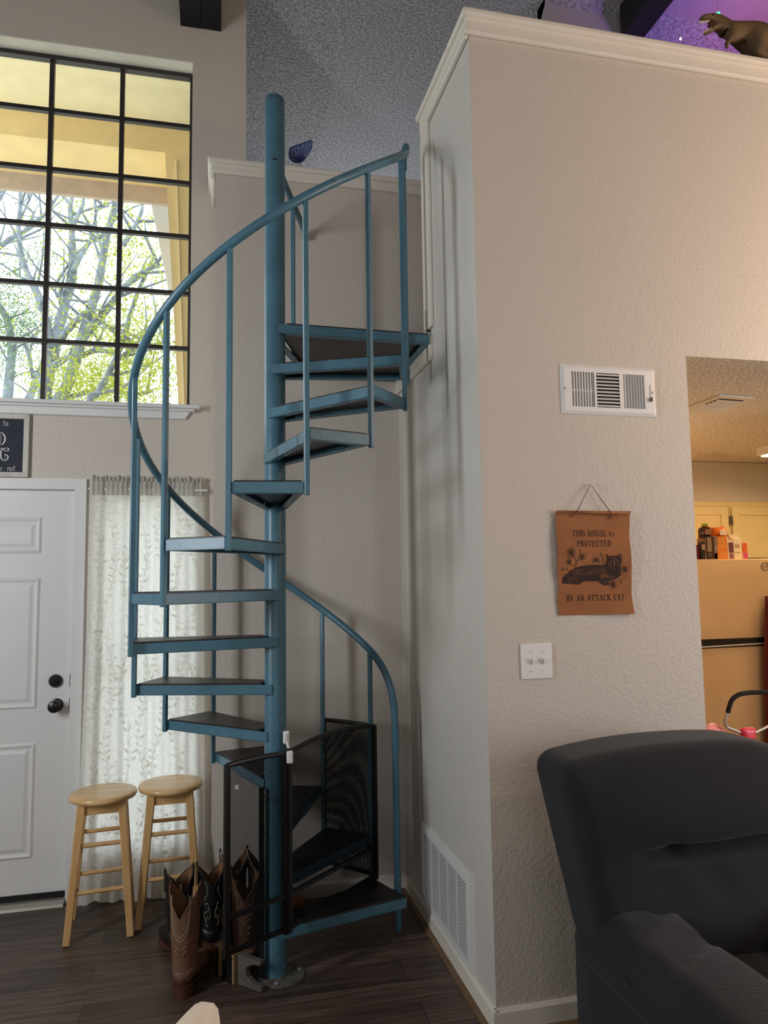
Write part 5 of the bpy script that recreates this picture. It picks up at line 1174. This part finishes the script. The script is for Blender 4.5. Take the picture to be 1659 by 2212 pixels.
def cab(x0, x1, z0, z1, label, hinge_x):
    t = thing('wall_cabinet', ((x0 + x1) / 2, 4.88, z0), label, 'cabinet')
    MB().box(x0, x1, 4.87, 5.18, z0, z1).build('body', M['cab'], t)
    d = MB(); dx0, dx1, dz0, dz1 = x0 + .015, x1 - .022, z0 + .02, z1 - .045
    wall_with_holes(d, dx0, dx1, 4.85, 4.868, dz0, dz1, [(dx0 + .06, dx1 - .06, dz0 + .06, dz1 - .06)]); d.box(dx0 + .06, dx1 - .06, 4.860, 4.868, dz0 + .06, dz1 - .06)
    d = d.build('door', M['cab'], t)
    hg = MB(); hg.tube([(hinge_x, 4.846, dz1 - .14), (hinge_x, 4.846, dz1 - .07)], .006, 8); hg.build('hinge', M['plate'], d)
cxm = wpt(1576, 1110, 4.86).x
cab(cxm - .50, cxm - .001, 1.67, 2.13, 'cream wall cabinet left of the hinge, above the refrigerator groceries', cxm - .012)
cab(cxm + .001, cxm + .55, 1.67, 2.13, 'cream wall cabinet at the right edge, above the light cartons', cxm + .010)
kv = thing('ceiling_vent', (2.53, 3.16, 2.44), 'cream ceiling vent in the kitchen popcorn ceiling', 'vent')
c4 = [wpt(1489, 882, 1), wpt(1551, 853, 1), wpt(1625, 859, 1), wpt(1562, 893, 1)]
def onc(px, py, z):
    d = wpt(px, py, 1) - Vector((0, 0, CAMZ)); return Vector((0, 0, CAMZ)) + d * ((z - CAMZ) / d.z)
V0, V1, V2, V3 = Vector((2.405, 3.30, 2.444)), Vector((2.40, 3.01, 2.444)), Vector((2.61, 3.03, 2.444)), Vector((2.66, 3.32, 2.444))
mb = MB()
for z0, z1, ins in ((2.432, 2.4395, 0),): mb.hexa([V + Vector((0, 0, z0 - 2.44)) for V in (V0, V1, V2, V3)], [V + Vector((0, 0, z1 - 2.44)) for V in (V0, V1, V2, V3)])
mb.build('frame', M['trim'], kv)
Lp = lambda a, b: V0.lerp(V3, a).lerp(V1.lerp(V2, a), b)
mb = MB(); mb.hexa([Lp(*q) + Vector((0, 0, -.0095)) for q in ((.15, .45), (.85, .45), (.85, .85), (.15, .85))], [Lp(*q) + Vector((0, 0, -.0082)) for q in ((.15, .45), (.85, .45), (.85, .85), (.15, .85))]); mb.build('duct_shade_plate', M['dark'], kv)  # dark plate as the shade inside the vent
mb = MB()
for k in range(3): b = .5 + .12 * k; mb.hexa([Lp(.15, b) + Vector((0, 0, -.016)), Lp(.85, b) + Vector((0, 0, -.016)), Lp(.85, b + .06) + Vector((0, 0, -.011)), Lp(.15, b + .06) + Vector((0, 0, -.011))], [Lp(.15, b) + Vector((0, 0, -.014)), Lp(.85, b) + Vector((0, 0, -.014)), Lp(.85, b + .06) + Vector((0, 0, -.009)), Lp(.15, b + .06) + Vector((0, 0, -.009))])
for k in range(5): b = .06 + .07 * k; mb.hexa([Lp(.12, b) + Vector((0, 0, -.012)), Lp(.88, b) + Vector((0, 0, -.012)), Lp(.88, b + .03) + Vector((0, 0, -.010)), Lp(.12, b + .03) + Vector((0, 0, -.010))], [Lp(.12, b) + Vector((0, 0, -.008)), Lp(.88, b) + Vector((0, 0, -.008)), Lp(.88, b + .03) + Vector((0, 0, -.008)), Lp(.12, b + .03) + Vector((0, 0, -.008))])
mb.build('louvre_section', M['trim'], kv)
kl = thing('ceiling_light', (4.15, 4.05, 2.35), 'box-shaped fluorescent light fixture on the kitchen ceiling at the right edge', 'ceiling light')
MB().box(3.68, 4.60, 3.98, 4.28, 2.385, 2.444).build('housing', M['trim'], kl, bevel=0.004)
MB().box(3.70, 4.58, 4.0, 4.26, 2.375, 2.386).build('diffuser', emis('fixture_diffuser', (255, 232, 180), 2.2), kl)

# ---------------------------------------------------------------- child's push toy behind the recliner
pt_ = thing('push_toy', (2.38, 2.95, 0), 'push toy with black foam handle and pink joints standing behind the recliner in the opening', 'toy')
W9 = lambda x, y, d=0: wpt(x, y, 2.9 + d)
MB().tube(catmull([W9(1572, 1540), W9(1576, 1525), W9(1582, 1511), W9(1595, 1501), W9(1613, 1497), W9(1640, 1495.5), W9(1668, 1496), W9(1686, 1501), W9(1696, 1515)], 5), .0105, 10).build('foam_grip', M['foam'], pt_, smooth=True)
MB().tube(catmull([W9(1573, 1536), W9(1568, 1550), W9(1566, 1560), W9(1570, 1570), W9(1583, 1576), W9(1602, 1583)], 5), .007, 10).build('handle_tube', M['steel'], pt_, smooth=True)
MB().tube(catmull([W9(1628, 1584), W9(1645, 1576), W9(1666, 1566), W9(1690, 1560), W9(1697, 1545), W9(1696, 1512)], 5), .007, 10).build('handle_tube', M['steel'], pt_, smooth=True)
hub_ = W9(1615, 1586)
MB().cushion(hub_, (.072, .04, .062), .026, 10, lambda p, a: (p.x * (1 + .18 * a[2]), p.y, p.z)).build('joint', M['pink'], pt_, smooth=True)
MB().tube([hub_ + Vector((-.01, 0, -.02)), Vector((hub_.x - .02, 2.93, .10))], .008, 10).build('stem', M['steel'], pt_, smooth=True)
MB().lathe([(.05, -.012), (.062, -.006), (.062, .006), (.05, .012), (.04, .008)], W9(1552, 1590), (0.25, -0.75, 0.62), 28).build('toy_dial', M['palepink'], pt_, smooth=True, angle=50)
MB().tube([W9(1552, 1592), Vector((hub_.x - .02, 2.93, .40))], .008, 8).build('dial_arm', M['pink'], pt_)
for dx in (-.14, .14):
    MB().lathe([(.06, -.012), (.065, -.008), (.065, .008), (.06, .012)], (hub_.x - .02 + dx, 2.95, .065), (1, 0, 0), 24).build('wheel', M['pink'], pt_, smooth=True, angle=50)
MB().bar((hub_.x - .18, 2.95, .065), (hub_.x + .14, 2.95, .065), .016, .016).bar((hub_.x - .02, 2.93, .12), (hub_.x - .02, 2.95, .06), .02, .02).build('axle', M['steel'], pt_)

# ---------------------------------------------------------------- groups of repeats
for pre, g in (('cowboy_boot', 'cowboy boots beside the staircase'), ('oak_tree', 'oak trees outside the window'), ('ceiling_beam', 'black ceiling beams'),
               ('carton', 'cartons on top of the refrigerator'), ('milk_carton', 'cartons on top of the refrigerator'), ('snack_pouch', 'snack pouches on top of the refrigerator'),
               ('string_light', 'bulbs of the loft light string'), ('wall_cabinet', 'cream kitchen wall cabinets')):
    for o in bpy.data.objects:
        if o.parent is None and o.name.split('.')[0] == pre and 'label' in o: o['group'] = g
